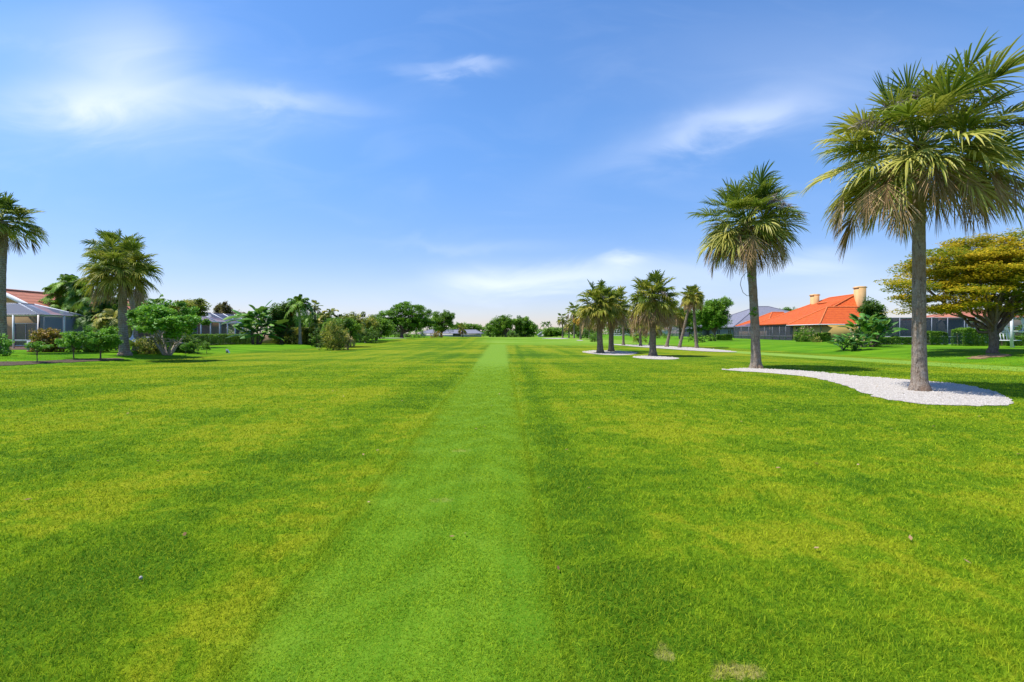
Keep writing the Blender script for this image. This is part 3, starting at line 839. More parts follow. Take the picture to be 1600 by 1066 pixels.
def paddle(mb, rng, base, az, el, P_, L, W, tint=.5):
    """petiole and one big banana-like leaf"""
    d = np.array([math.cos(az) * math.cos(el), math.sin(az) * math.cos(el), math.sin(el)])
    t = np.linspace(0, 1, 6)[:, None]
    pts = base + d * P_ * t - UPV * .08 * P_ * t ** 2
    mb.tube(pts, np.linspace(.03, .012, 6), 5, tint, cap=False)
    k = np.linspace(0, 1, 9); bend = rng.uniform(.35, .9)
    mid = pts[-1] + d * (L * k)[:, None] - UPV * (bend * L * k ** 2)[:, None] * .8 + np.array([math.cos(az), math.sin(az), 0]) * (bend * L * .35 * k ** 1.5)[:, None]
    f = np.gradient(mid, axis=0); f /= np.linalg.norm(f, axis=1)[:, None]
    a = rng.uniform(-.6, .6); s0 = np.array([-math.sin(az), math.cos(az), 0]); u0 = np.cross(f, s0)
    s = s0 * math.cos(a) + u0 * math.sin(a); u = np.cross(f, s)
    wd = W * np.sin(PI * np.clip(k, .03, .99)) ** .55
    rip = 1 + .10 * rng.standard_normal(9)
    Lf = mid + s * (wd * rip)[:, None] * .5 - u * (wd * .14)[:, None] - UPV * (wd * .12)[:, None]
    Rt = mid - s * (wd * rip)[:, None] * .5 - u * (wd * .14)[:, None] - UPV * (wd * .12)[:, None]
    v = np.concatenate([Lf, mid, Rt]); q_ = []
    for i in range(8):
        q_ += [(i, i + 1, 9 + i + 1, 9 + i), (9 + i, 9 + i + 1, 18 + i + 1, 18 + i)]
    mb.add(v, q_, np.clip(tint + rng.normal(0, .08, len(q_)), 0, 1))


def paddleplant(label, base, heads, seed, mat='leaf_paddle', L=1.2, W=.42, P_=1.1, n_=12, cat='plant', name='bird_of_paradise_plant', group=None, bloom=False, up=(.5, 1.4)):
    rng = np.random.default_rng(seed)
    t = thing(name, label, cat, base, 0, group); mb = MB()
    for (dx, dy, h) in heads:
        if h > .3: MB().tube(curve((dx * .5, dy * .5, -.1), (dx, dy, h), 0, 5, .02, rng), np.linspace(.09, .06, 5), 7).obj('stem', M['bark_tree'], t)
        for i in range(n_):
            paddle(mb, rng, np.array([dx, dy, h]) + rng.normal(0, .04, 3), i * 2.4 + rng.normal(0, .3), rng.uniform(*up), P_ * rng.uniform(.6, 1.2), L * rng.uniform(.7, 1.15), W * rng.uniform(.8, 1.2), rng.random())
    mb.obj('foliage', M[mat], t)
    if bloom:
        fb = MB(); p = []
        for (dx, dy, h) in heads:
            for _ in range(4): p.append(np.array([dx, dy, h]) + rng.normal(0, .3, 3) + np.array([0, -.3, P_ * .9]) + ballpts(rng, 6, (.08,) * 3))
        p = np.concatenate(p); p[:, 2] = np.maximum(p[:, 2], .2)
        leafquads(fb, p, .2, rng, .2, .4); fb.obj('blossom', M['bloom'], t)
    return t


# ------------------------------------------------------------------ palms on the right
S = 'sabal palms along the right of the fairway'
b = at(1438, 611)
sabal('tallest palm, its grey trunk rising from the wide end of the long gravel bed', b, 6.5, 2.8, 101, lean=(0.02, 0.1), tr=0.155, skirt=.78, bright=.10, live=92, dead=40, nl=40, wind=(.02, -.02), stalk=9, fine=90, top=.93, group=S, low=-0.62, az0=[-1.2, -0.8, -2.3, -2.8, -1.0, 3.3], wscale=1.05, sides=26)
b = at(1182, 575.5)
sabal('second tallest palm with a full round crown, at the narrow end of the gravel bed', b, 6.55, 2.62, 102, lean=(-0.38, 0.1), tr=0.185, skirt=.85, live=95, dead=42, nl=34, wind=(.05, 0), stalk=6, fine=100, top=.95, group=S, low=-0.65, az0=[-.9, -1.2, -.7], curvy=-.2, bright=.10, sides=22)
FARP = dict(top=.93, dl=.18, nl=22, sides=12, bark='bark_far', fanm='fan_far', group=S)
sabal('left palm of the close pair on the gravel bed', at(938, 552), 3.75, 2.25, 103, tr=.225, live=80, dead=18, wscale=1.3, stalk=2, az0=[-1.5], lean=(-.1, 0), fine=40, **FARP)
sabal('right palm of the close pair on the gravel bed, slightly farther back', at(955, 549.8), 3.75, 2.15, 104, tr=.21, live=74, dead=20, wscale=1.3, bright=.12, **FARP)
sabal('broad palm with a heavy dark brown skirt standing alone in its small gravel patch', at(1020, 556.5), 4.0, 2.1, 105, tr=.21, live=86, dead=34, skirt=1.2, wscale=1.25, stalk=3, az0=[-1.4, 0], fine=40, **FARP)
sabal('slim palm with a drooping tan head, bending behind the broad skirted palm', at(1041, 542.5), 3.9, 1.9, 106, lean=(.9, .1), tr=.17, live=34, dead=26, wscale=1.5, **FARP)
sabal('palm leaning strongly to the right on the shell strip', at(1061, 543.5), 5.7, 1.55, 107, lean=(1.45, 0), tr=.155, live=60, dead=22, wscale=1.5, curvy=.0, bright=.1, **FARP)
sabal('palm next to the leaning one, tipping slightly left over the shell strip', at(1089, 544.3), 5.5, 1.5, 108, lean=(-.45, 0), tr=.16, live=60, dead=22, wscale=1.5, bright=.1, **FARP)
sabal('short palm with yellowish hanging fronds seen just left of the broad palm trunk', at(1001, 541.0), 3.0, 1.9, 109, lean=(-.1, 0), tr=.15, live=20, dead=10, wscale=1.6, bright=.25, **FARP)
sabal('thin palm half hidden behind the close pair', ax(974, 66), 4.9, 2.0, 110, tr=.16, live=24, dead=14, wscale=1.5, bright=.15, **FARP)
sabal('squat golden-green palm behind the broad palm trunk', ax(1016, 67), 3.0, 2.2, 111, lean=(.3, 0), tr=.2, live=24, dead=8, wscale=1.5, bright=.3, **FARP)
sabal('farthest small palm at the left end of the right-hand row', ax(879, 128), 4.9, 2.0, 112, tr=.19, live=26, dead=10, wscale=2.0, **FARP)
sabal('far palm with an open top behind the orange-fronded one', ax(897, 118), 6.6, 2.7, 113, tr=.19, live=22, dead=6, wscale=2.0, **FARP)
sabal('far palm hung with bright orange dead fronds', ax(907, 104), 5.2, 2.3, 114, tr=.17, live=14, dead=18, wscale=2.0, deadm='dead_orange', **{**FARP})
sabal('far palm standing between the orange-fronded palm and the close pair', ax(921, 112), 5.0, 2.2, 115, tr=.18, live=24, dead=12, wscale=2.0, bright=.2, **FARP)
sabal('low palm just left of the orange-fronded palm', ax(889, 135), 3.8, 2.2, 116, tr=.18, live=22, dead=12, wscale=2.2, bright=.15, **FARP)

# palms on the left
SL = 'fan palms in the gardens on the left'
sabal('tall palm cut by the left edge of the photo', ax(2, 30.5), 8.3, 2.25, 121, lean=(-.25, .3), tr=.24, dl=.12, live=60, dead=8, nl=30, wind=(.1, 0), bark='bark_ring', group=SL, low=-.5, wscale=1.3, sides=14)
sabal('stout palm with a thick ringed trunk and rounded crown beside the shrub tree', at(195, 555), 5.3, 2.45, 122, lean=(-.25, 0), tr=.25, top=.93, dl=.15, live=86, dead=18, nl=30, bark='bark_ring', group=SL, wscale=1.2, sides=14, bright=.05, fanm='fan_far')
sabal('taller palm behind the stout one, its slim trunk holding the hammock', ax(213, 36), 7.1, 2.35, 123, lean=(-1.6, .2), tr=.17, top=.93, dl=.15, live=60, dead=8, nl=28, bark='bark_ring', group=SL, wscale=1.3, sides=12, curvy=-.25)
sabal('small distant palm on a slim trunk right of the queen palm', ax(494, 72), 5.1, 1.35, 124, lean=(-.2, 0), tr=.17, live=22, dead=12, nl=20, bark='bark_far', fanm='fan_far', group=SL, wscale=1.7, sides=10)
sabal('tiny dark palm in front of the long low grey roof', ax(723, 135), 2.5, 1.75, 125, tr=.16, live=20, dead=16, nl=16, bark='bark_far', fanm='fan_far', group=SL, wscale=2.3, sides=10)
featherpalm('feathery queen palm with arching fronds and one hanging orange frond', at(469, 538), 4.9, 2.5, 131, n_=26, tr=.17, mat='leaf_mid', dead=3, leaf=.75, w=.11, nl=24, droop=1.25, lean=(-.15, 0), low=-.5, hang=.9)
featherpalm('small feather palm in the gap left of the far centre oaks', ax(749, 190), 3.2, 1.6, 132, n_=10, tr=.15, leaf=.6, w=.16, nl=12)
featherpalm('distant feather palm right of the tiny white house', ax(850, 215), 5.3, 2.6, 133, n_=10, tr=.2, leaf=.9, w=.2, nl=12, mat='leaf_dark')
featherpalm('second distant feather palm right of the tiny white house', ax(857, 220), 5.6, 2.4, 134, n_=10, tr=.2, leaf=.9, w=.2, nl=12, mat='leaf_dark')

# clumping palms, left
G = 'dense clumping palms behind the stout palm'
clumppalm('tall dark clump of feathery palms rising over the screened patio', ax(121, 46), [(-1.9, 0, 4.9), (-1.2, .5, 5.9), (-.6, -.3, 6.0), (0, .4, 5.5), (.6, 0, 5.1), (-1.5, -.5, 3.8), (.3, -.6, 3.8), (-.4, .2, 4.6)], 141, n_=12, L=2.1, mat='leaf_mid', group=G, tr=.07, leaf=.6, w=.11)
clumppalm('dark clump of feathery palms just left of the stout palm trunk', ax(160, 42.5), [(-1.2, 0, 4.3), (-.5, .4, 3.6), (.2, 0, 4.4), (.8, .4, 3.9), (1.2, -.3, 3.0), (-.9, -.6, 2.6), (.4, -.5, 2.3)], 142, n_=11, L=1.8, group=G, tr=.06, leaf=.55, w=.09)
clumppalm('yellow-green arching palms lit by the sun behind the stout palm trunk', ax(190, 37), [(-1.0, -.3, 1.9), (-.3, -.4, 2.5), (.4, 0, 2.2), (1.1, .3, 2.6), (1.9, .5, 2.0)], 143, n_=9, L=1.7, mat='leaf_olive', group=G, tr=.05, leaf=.5, w=.09)
clumppalm('dark palm clump behind the bright green shrub tree', ax(240, 43), [(-1.5, 0, 3.4), (-.6, .4, 3.0), (.3, 0, 3.8), (1.2, .4, 3.2), (2.2, .2, 2.6)], 144, n_=10, L=1.9, mat='leaf_mid', group=G, tr=.06, leaf=.55, w=.1)
clumppalm('golden feathery palm clump between the hedge and the brown far trees', ax(548, 58), [(-1.6, 0, 2.2), (-.8, .4, 3.0), (0, 0, 3.2), (.7, .5, 2.6), (.2, -.5, 1.9)], 145, n_=9, L=1.6, mat='leaf_olive', leaf=.5, w=.12, tr=.07)
clumppalm('fountain-shaped palm clump with curling tips above the yellow-tipped bush', ax(515, 60), [(-1.5, 0, 2.6), (-.7, .4, 3.6), (.2, 0, 4.0), (1.0, .5, 3.1), (1.7, 0, 2.9), (2.2, 0, 2.4)], 146, n_=9, L=1.6, mat='leaf_olive', leaf=.5, w=.12, tr=.07)
clumppalm('green palm clump directly behind the queen palm', ax(480, 68), [(-1.8, 0, 2.6), (-.8, .4, 3.0), (.4, 0, 3.6), (1.6, .4, 3.4), (-3.2, 0, 3.8)], 147, n_=9, L=1.7, mat='leaf_mid', leaf=.5, w=.13, tr=.07)

# paddle-leaved plants
paddleplant('tall fan of big banana-like leaves at the end of the clipped hedge', ax(398, 57), [(-.5, 0, 2.6), (.3, .3, 3.2), (.9, -.2, 2.5), (0, -.4, 1.7), (1.2, .3, 1.6), (-.3, .2, .9), (.9, 0, .6)], 151, n_=13, L=1.6, W=.62, P_=1.2, group=None, up=(.25, 1.35), name='giant_bird_of_paradise')
paddleplant('leaning bird of paradise clump with pale blooms in front of the orange-roofed house', at(1327, 548), [(-.5, 0, .05), (0, .2, .3), (.5, 0, .15), (.2, -.3, .05), (.9, .3, .5)], 152, n_=15, L=.85, W=.27, P_=.85, bloom=True, up=(.5, 1.35))
paddleplant('taller bird of paradise clump rising beside the right chimney', ax(1350, 42), [(-.4, 0, 1.2), (.3, .3, 1.7), (.9, 0, 1.5), (1.6, .3, 1.2), (.2, 0, .6), (1.0, -.2, .4)], 153, n_=13, L=1.1, W=.36, P_=1.0, up=(.4, 1.35))

# ------------------------------------------------------------------ trees
def eli(px0, px1, py0, py1, d, b, depth=None):
    """ellipsoid filling a photo rectangle at depth d, local to base b"""
    cx = ((px0 + px1) / 2 - CX) / F * d - b[0]; rx = (px1 - px0) / 2 / F * d
    z0, z1 = hz(py1, d), hz(py0, d)
    return (cx, d - b[1], (z0 + z1) / 2 - b[2], rx, depth or rx, (z1 - z0) / 2)


b = at(1552, 552)
rng0 = np.random.default_rng(5)
plates = [eli(1410, 1700, 372, 500, 31.5, b, 5.0)] * 3
for (x0, x1, y0, y1, dd) in [(1475, 1680, 366, 392, 31), (1420, 1600, 385, 412, 30), (1560, 1720, 395, 430, 29), (1400, 1560, 412, 440, 32), (1385, 1500, 438, 462, 30), (1500, 1680, 420, 450, 28.5), (1370, 1470, 462, 488, 31), (1440, 1600, 445, 478, 28.5), (1560, 1720, 455, 490, 30), (1400, 1500, 478, 500, 30), (1480, 1580, 470, 492, 30), (1500, 1660, 385, 440, 35), (1420, 1560, 430, 480, 36), (1560, 1720, 430, 480, 36)]:
    plates.append(eli(x0, x1, y0, y1, dd, b, 2.0))
tree('poinciana_tree', 'wide golden-leaved tree with flat layered boughs at the right edge', 'tree', b, plates, None, 1.75, .26, .5, M['leaf_gold'], M['bark_tree'], 201, ncl=520, nleaf=230, cl=(.95, .24), size=.15, up=1.1, aspect=.55, branches=22, topbias=.5, sides=12)
b = at(262, 555)
tree('shrub_tree', 'bright green shrub tree with several slanting pale trunks', 'tree', b, [eli(212, 305, 468, 522, 28, b, 1.7), eli(225, 300, 490, 532, 27, b, 1.4), eli(205, 250, 480, 515, 28, b, 1.1), eli(285, 322, 488, 510, 28, b, .6)], None, 1.15, .085, .75, M['leaf_bright'], M['bark_pale'], 202, ncl=120, nleaf=110, cl=(.38, .22), size=.16, up=.5, forks=6, branches=30, aspect=.5)
GS = 'small young trees on the left lawn'
b = at(157, 562)
tree('small_tree', 'round-headed small tree, largest of the three standing in the mulch bed', 'tree', b, [eli(128, 188, 510, 545, b[1], b, .95), eli(140, 185, 520, 548, b[1], b, .8)], None, .75, .045, .2, M['leaf_bright'], M['bark_tree'], 203, ncl=55, nleaf=90, cl=(.26, .2), size=.12, group=GS)
b = at(115, 560.5)
tree('small_tree', 'middle small tree in the mulch bed, in front of the orange croton', 'tree', b, [eli(94, 136, 519, 548, b[1], b, .7)], None, .6, .035, .2, M['leaf_bright'], M['bark_tree'], 204, ncl=34, nleaf=80, cl=(.22, .17), size=.11, group=GS)
b = at(58, 566.5)
tree('small_tree', 'thinnest small tree in the mulch bed with a flat sparse head', 'tree', b, [eli(41, 76, 535, 548, b[1], b, .5)], None, .6, .022, .1, M['leaf_bright'], M['bark_tree'], 205, ncl=20, nleaf=60, cl=(.17, .09), size=.09, group=GS)
b = ax(-2, 27)
bush('garden_shrub', 'leafy green shrub against the foot of the palm at the left edge', 'shrub', b, [eli(-18, 11, 522, 552, 27, b, .5)], M['leaf_bright'], 206, n_=1500, size=.12)
for k, (px, py, x0, x1, y0, y1, lab) in enumerate([(290, 553, 282, 300, 536, 549, 'leftmost of three knee-high saplings right of the shrub tree'), (309, 553.5, 299, 322, 531, 548, 'middle and bushiest of three knee-high saplings right of the shrub tree'), (323, 552.5, 318, 329, 533, 550, 'narrow upright dark sapling, rightmost of the three')]):
    b = at(px, py)
    tree('sapling', lab, 'sapling', b, [eli(x0, x1, y0, y1, b[1], b)], None, .5, .02, .1, M['leaf_mid'] if k else M['leaf_bright'], M['bark_tree'], 207 + k, ncl=16, nleaf=60, cl=(.15, .13), size=.09, group=GS, branches=6)

# left background
def pxtree(name, lab, px, d, rects, mat, seed, bark='bark_tree', th=1.5, tr=.25, dep=None, **kw):
    b = ax(px, d)
    kw.setdefault('dens', 1.5); kw['size'] = kw.get('size', .2) * 1.1
    return tree(name, lab, kw.pop('cat', 'tree'), b, [eli(*r, d, b, dep) for r in rects], None, th, tr, .5, M[mat], M[bark], seed, **kw)


GB = 'background trees along the left'
pxtree('broadleaf_tree', 'yellow-green tree showing over the right side of the shrub tree', 295, 44, [(268, 318, 470, 510), (285, 318, 466, 500)], 'leaf_olive', 221, ncl=45, nleaf=130, cl=(.45, .35), size=.16, group=GB, dep=1.4)
pxtree('broadleaf_tree', 'dark green bush-like tree filling the gap under the tall palm clump', 150, 50, [(120, 200, 470, 540), (130, 190, 455, 520)], 'leaf_dark', 222, ncl=90, nleaf=120, cl=(.55, .45), size=.17, group=GB, dep=1.5)
pxtree('pine_tree', 'distant rusty pine over the left hedge house, narrower and darker of two', 342, 95, [(336, 349, 474, 500)], 'leaf_rust', 223, ncl=26, nleaf=80, cl=(.5, .5), size=.24, th=3, group=GB)
pxtree('pine_tree', 'distant rusty pine over the left hedge house, browner of two', 352, 92, [(345, 360, 472, 500)], 'leaf_rust', 224, ncl=30, nleaf=80, cl=(.5, .5), size=.24, th=3, group=GB)
pxtree('broadleaf_tree', 'low rust-coloured treetops just above the pink roof', 372, 96, [(320, 400, 486, 508)], 'leaf_rust', 225, ncl=50, nleaf=80, cl=(.6, .5), size=.26, group=GB, dep=1.5)
pxtree('broadleaf_tree', 'dark leafy mass beside the banana-leaved plant', 440, 60, [(415, 462, 482, 532), (425, 455, 475, 500)], 'leaf_dark', 226, ncl=70, nleaf=130, cl=(.55, .45), size=.2, th=.8, group=GB, dep=1.8)
pxtree('broadleaf_tree', 'mid-green tree filling the gap between queen palm and fountain palms', 495, 78, [(455, 530, 492, 530)], 'leaf_mid', 227, ncl=60, nleaf=110, cl=(.6, .5), size=.24, th=1, group=GB, dep=2)
pxtree('broadleaf_tree', 'dull green tree with a rounded top behind the golden clump', 562, 78, [(535, 590, 488, 528), (520, 560, 492, 526)], 'leaf_olive', 228, ncl=80, nleaf=110, cl=(.65, .5), size=.24, th=1, group=GB, dep=2.5)
pxtree('broadleaf_tree', 'dark low tree touching the left side of the wide oak', 583, 100, [(565, 600, 494, 527)], 'leaf_dark', 229, ncl=50, nleaf=110, cl=(.7, .6), size=.28, th=1, group=GB, dep=2.5)
pxtree('oak_tree', 'wide spreading bright green oak, largest tree of the far left side', 628, 112, [(588, 640, 484, 512), (612, 650, 472, 500), (635, 676, 477, 506), (586, 620, 496, 520), (640, 678, 492, 516), (600, 665, 495, 522)], 'leaf_oak', 230, ncl=190, nleaf=130, cl=(.85, .5), size=.28, th=1.7, tr=.45, dep=3.5, branches=26, group=GB)
pxtree('oak_tree', 'thinner oak with a patchy crown right of the wide one', 690, 132, [(664, 700, 488, 512), (684, 711, 486, 508), (670, 712, 498, 520)], 'leaf_mid', 231, ncl=100, nleaf=100, cl=(.9, .6), size=.3, th=1.6, tr=.35, dep=3, branches=22, group=GB)
pxtree('broadleaf_tree', 'low trees trailing away behind the long grey roof', 735, 190, [(706, 765, 507, 520), (705, 730, 504, 516)], 'leaf_mid', 232, ncl=70, nleaf=80, cl=(1.1, .8), size=.45, th=1, dep=3, group=GB)
pxtree('broadleaf_tree', 'rounded mid-green tree behind the fountain-leaved bush', 530, 56, [(503, 562, 497, 536)], 'leaf_mid', 251, ncl=80, nleaf=120, cl=(.5, .4), size=.18, th=.8, group=GB, dep=1.6)
pxtree('broadleaf_tree', 'rounded green tree between the golden clump and the wide oak', 588, 84, [(562, 614, 497, 529)], 'leaf_mid', 252, ncl=80, nleaf=120, cl=(.7, .5), size=.24, th=.9, group=GB, dep=2.5)
pxtree('broadleaf_tree', 'rounded green tree directly left of the queen palm', 452, 67, [(428, 478, 489, 535)], 'leaf_mid', 253, ncl=80, nleaf=120, cl=(.6, .45), size=.2, th=.8, group=GB, dep=2.0)
GC = 'far oaks closing the fairway'
pxtree('oak_tree', 'left half of the rounded dark oak pair at the end of the fairway', 790, 165, [(762, 800, 497, 524), (775, 808, 493, 515), (757, 785, 505, 526)], 'leaf_mid', 233, ncl=120, nleaf=110, cl=(1.0, .8), size=.38, th=1.2, tr=.4, dep=4, group=GC, branches=24)
pxtree('oak_tree', 'right half of the rounded dark oak pair at the end of the fairway', 820, 168, [(800, 835, 494, 524), (815, 841, 500, 526), (805, 828, 505, 527)], 'leaf_mid', 234, ncl=110, nleaf=110, cl=(1.0, .8), size=.38, th=1.2, tr=.4, dep=4, group=GC, branches=24)
pxtree('broadleaf_tree', 'low green bushes left of the farthest palm', 862, 175, [(848, 884, 513, 526)], 'leaf_mid', 235, ncl=60, nleaf=90, cl=(1.0, .7), size=.4, th=.8, dep=3, group=GC)
GR = 'background trees along the right'
pxtree('broadleaf_tree', 'dark mass of trees behind the orange-fronded palm', 905, 150, [(878, 945, 506, 526), (890, 925, 495, 524)], 'leaf_olive', 236, ncl=120, nleaf=100, cl=(1.0, .8), size=.36, th=.8, dep=4, group=GR)
pxtree('broadleaf_tree', 'dark trees seen between the close pair and the broad palm', 985, 150, [(945, 1040, 502, 522)], 'leaf_dark', 237, ncl=70, nleaf=90, cl=(1.0, .8), size=.36, th=1, dep=3, group=GR)
pxtree('broadleaf_tree', 'rounded dark green tree in front of the grey-roofed house', 1117, 78, [(1088, 1130, 472, 508), (1105, 1145, 463, 498), (1095, 1142, 485, 516)], 'leaf_mid', 238, ncl=120, nleaf=130, cl=(.7, .55), size=.26, th=1.5, tr=.2, dep=2.4, group=GR, branches=18)
pxtree('broadleaf_tree', 'dark green tree showing through the fork of the leaning palms', 1062, 98, [(1040, 1092, 482, 512), (1070, 1100, 488, 520)], 'leaf_mid', 239, ncl=80, nleaf=110, cl=(.8, .6), size=.3, th=1.2, dep=3, group=GR)
pxtree('broadleaf_tree', 'treetop peeping over the grey roof beside the second palm trunk', 1200, 150, [(1182, 1210, 481, 500)], 'leaf_mid', 240, ncl=40, nleaf=90, cl=(.9, .7), size=.36, th=5, dep=2.5, group=GR)
pxtree('broadleaf_tree', 'row of rounded treetops above the small orange roof', 1232, 150, [(1210, 1252, 481, 498)], 'leaf_oak', 241, ncl=50, nleaf=90, cl=(.9, .6), size=.36, th=5, dep=2.5, group=GR)
pxtree('broadleaf_tree', 'green foliage between the bird of paradise and the dark screened patio', 1365, 46, [(1352, 1385, 478, 530), (1345, 1375, 470, 500)], 'leaf_dark', 242, ncl=60, nleaf=110, cl=(.45, .4), size=.17, th=.8, tr=.12, dep=1.0, group=GR)

# far wood behind everything
rng = np.random.default_rng(77); mb = MB()
cen = []
for _ in range(2600):
    x = rng.uniform(-330, 330); y = rng.uniform(235, 290)
    h = 2.8 + 1.2 * math.sin(x * .07) * math.sin(x * .023 + 1) + (5.0 * min(1, max(0, -x - 25) / 20) if x < 0 else 5.0 * min(1, max(0, x - 28) / 30))
    cen.append((x, y, float(T(x, y)) + rng.random() ** .7 * h))
cen = np.array(cen)
for c in cen:
    leafquads(mb, ballpts(rng, 26, (2.2, 2.2, 1.1)) + c, .8, rng, .4, .6, np.clip(rng.uniform(.1, .8) + rng.normal(0, .15, 26), 0, 1))
tag(mb.obj('far_woodland', M['leaf_mid']), 'low dark line of woodland along the horizon', 'woodland', None, 'stuff')

# ------------------------------------------------------------------ hedges and shrubs
hedge('long clipped green hedge in front of the white screened patio on the left', (-33.3, 50), (-33.3, 64.5), 1.3, 1.12, M['leaf_hedge'], 301)
hedge('big boxy hedge behind the queen palm trunk', ax(462, 64)[:2], ax(497, 61)[:2], 1.6, 1.9, M['leaf_olive'], 302, size=.14)
hedge('low green hedge along the foot of the dark screened patio, left of the tallest trunk', ax(1352, 51)[:2], ax(1440, 51)[:2], 1.0, .75, M['leaf_hedge'], 303)
hedge('short bright hedge just right of the tallest palm trunk', ax(1447, 49)[:2], ax(1474, 49)[:2], 1.2, 1.3, M['leaf_hedge'], 304)
hedge('square clipped hedge between the french doors and the golden tree', ax(1496, 46)[:2], ax(1546, 46)[:2], 1.4, 1.55, M['leaf_hedge'], 305)
hedge('dark clipped hedge left of the lanai step, behind the golden tree trunk', ax(1562, 46)[:2], ax(1620, 46)[:2], 1.2, .9, M['leaf_mid'], 306)
hedge('small dark box hedge under the orange house wall', ax(1276, 70)[:2], ax(1294, 70)[:2], 1.2, 1.25, M['leaf_mid'], 307, size=.12)
hedge('low hedge in front of the grey house, right of the rounded tree trunk', ax(1118, 85)[:2], ax(1142, 85)[:2], 1.2, .95, M['leaf_mid'], 308, size=.13)


def pxbush(lab, px, d, rects, mat, seed, n_=2000, size=.13, name='garden_shrub', cat='shrub', dep=None, **kw):
    b = ax(px, d)
    return bush(name, lab, cat, b, [eli(*r, d, b, dep) for r in rects], M[mat], seed, n_, size, **kw)


pxbush('dense bush with yellow-tipped fountain leaves at the end of the left planting', 520, 46.5, [(499, 545, 508, 542), (510, 535, 500, 525)], 'leaf_olive', 311, 5200, .2, aspect=.3, clump=.3)
pxbush('small yellow-leaved bush at the right foot of the fountain-leaved bush', 545, 48, [(537, 550, 522, 540)], 'bloom', 312, 900, .14)
pxbush('orange and yellow croton bush in front of the screened patio', 78, 33, [(52, 100, 515, 548), (60, 85, 512, 530)], 'leaf_croton', 313, 3600, .15, dep=.9)
pxbush('green bush between the croton and the stout palm', 150, 33, [(95, 190, 522, 550), (130, 180, 512, 540)], 'leaf_mid', 314, 5000, .14, dep=.9)
pxbush('low flowering shrubs between the hammock and the shrub tree', 232, 33, [(210, 255, 528, 549)], 'leaf_olive', 315, 2200, .12, dep=.8)
pxbush('dark shrubs behind the shrub tree trunks', 280, 36, [(240, 310, 520, 548)], 'leaf_dark', 316, 3600, .15, dep=.9)
pxbush('tall green shrubs behind the patio screen at the left edge', 25, 46, [(2, 60, 496, 532)], 'leaf_mid', 317, 2600, .16, dep=.8)
pxbush('olive shrub below the queen palm, left of its trunk', 448, 61, [(428, 468, 515, 538)], 'leaf_olive', 318, 2600, .17, dep=1.2)
pxbush('dark shrub right of the boxy hedge', 500, 56, [(484, 512, 515, 541)], 'leaf_dark', 319, 2400, .17, dep=1.2)
pxbush('dark bushes in the shade left of the wide oak trunk', 570, 75, [(550, 592, 512, 533)], 'leaf_dark', 320, 2600, .2, dep=1.5, clump=.35)
pxbush('orange bush in front of the thinner oak', 680, 118, [(670, 691, 518, 527)], 'leaf_croton', 321, 900, .24, clump=.4)
pxbush('dark undergrowth under the wide oak crown', 640, 125, [(598, 672, 515, 527)], 'leaf_dark', 322, 2600, .28, clump=.5, dep=1.5)
pxbush('dark undergrowth under the far oak pair', 800, 172, [(764, 836, 518, 527)], 'leaf_dark', 323, 2600, .36, clump=.6, dep=1.5)
pxbush('dark hedge-like bushes behind the far palms', 925, 125, [(900, 940, 514, 530)], 'leaf_dark', 324, 2400, .28, clump=.5, dep=1.5)
pxbush('round green shrub between the far palms and the close pair', 930, 88, [(918, 940, 519, 531)], 'leaf_mid', 325, 1500, .18, clump=.3)
pxbush('flowering shrub with orange-pink blooms at the corner of the orange-roofed house', 1256, 70, [(1240, 1274, 514, 535), (1248, 1268, 510, 526)], 'leaf_mid', 326, 3600, .16, dep=1.4, bloom=M['bloom'])
pxbush('small yellow-green shrub right of the flowering one', 1275, 66, [(1268, 1284, 527, 537)], 'leaf_olive', 327, 900, .12)
pxbush('round clipped shrub behind the trunk of the palm tipping left', 1091, 72, [(1075, 1106, 521, 534)], 'leaf_hedge', 328, 2400, .13, dep=1.2, clump=.14)
pxbush('smaller round clipped shrub under the rounded tree', 1112, 76, [(1104, 1120, 522, 532)], 'leaf_hedge', 329, 1400, .13, clump=.14)
pxbush('bright shrub between the bird of paradise and the dark patio', 1362, 44, [(1347, 1380, 512, 538)], 'leaf_hedge', 330, 2200, .12, dep=.8)
pxbush('yellow-green shrub behind the short palm', 996, 84, [(984, 1012, 518, 531)], 'leaf_olive', 331, 1500, .18, clump=.3)
pxbush('low shrubs by the blue screened patio', 1030, 105, [(1012, 1050, 520, 530)], 'leaf_mid', 332, 1500, .2, clump=.3)
pxbush('shadowed shrubs behind the white swing at the right edge', 1590, 50, [(1566, 1625, 505, 543)], 'leaf_dark', 333, 2600, .16, dep=1.2)

# ------------------------------------------------------------------ buildings
def roof(name, faces, mats, parent, th=.16, caps=(), capmat=None, capr=.11):
    mb = MB()
    for f in faces:
        f = np.array(f, float); n_ = len(f); lo = f - np.array([0, 0, th])
        mb.add(f, [list(range(n_))]); mb.add(lo, [list(range(n_))[::-1]])
        for a in range(n_):
            c = (a + 1) % n_
            mb.add([f[a], f[c], lo[c], lo[a]], [(3, 2, 1, 0)])
    o = mb.obj(name, mats, parent)
    if caps:
        cb = MB()
        for a, c in caps:
            cb.tube(curve(np.array(a) + (0, 0, .03), np.array(c) + (0, 0, .03), 0, 4), capr, 6)
        cb.obj('ridge_cap', capmat, o)
    return o


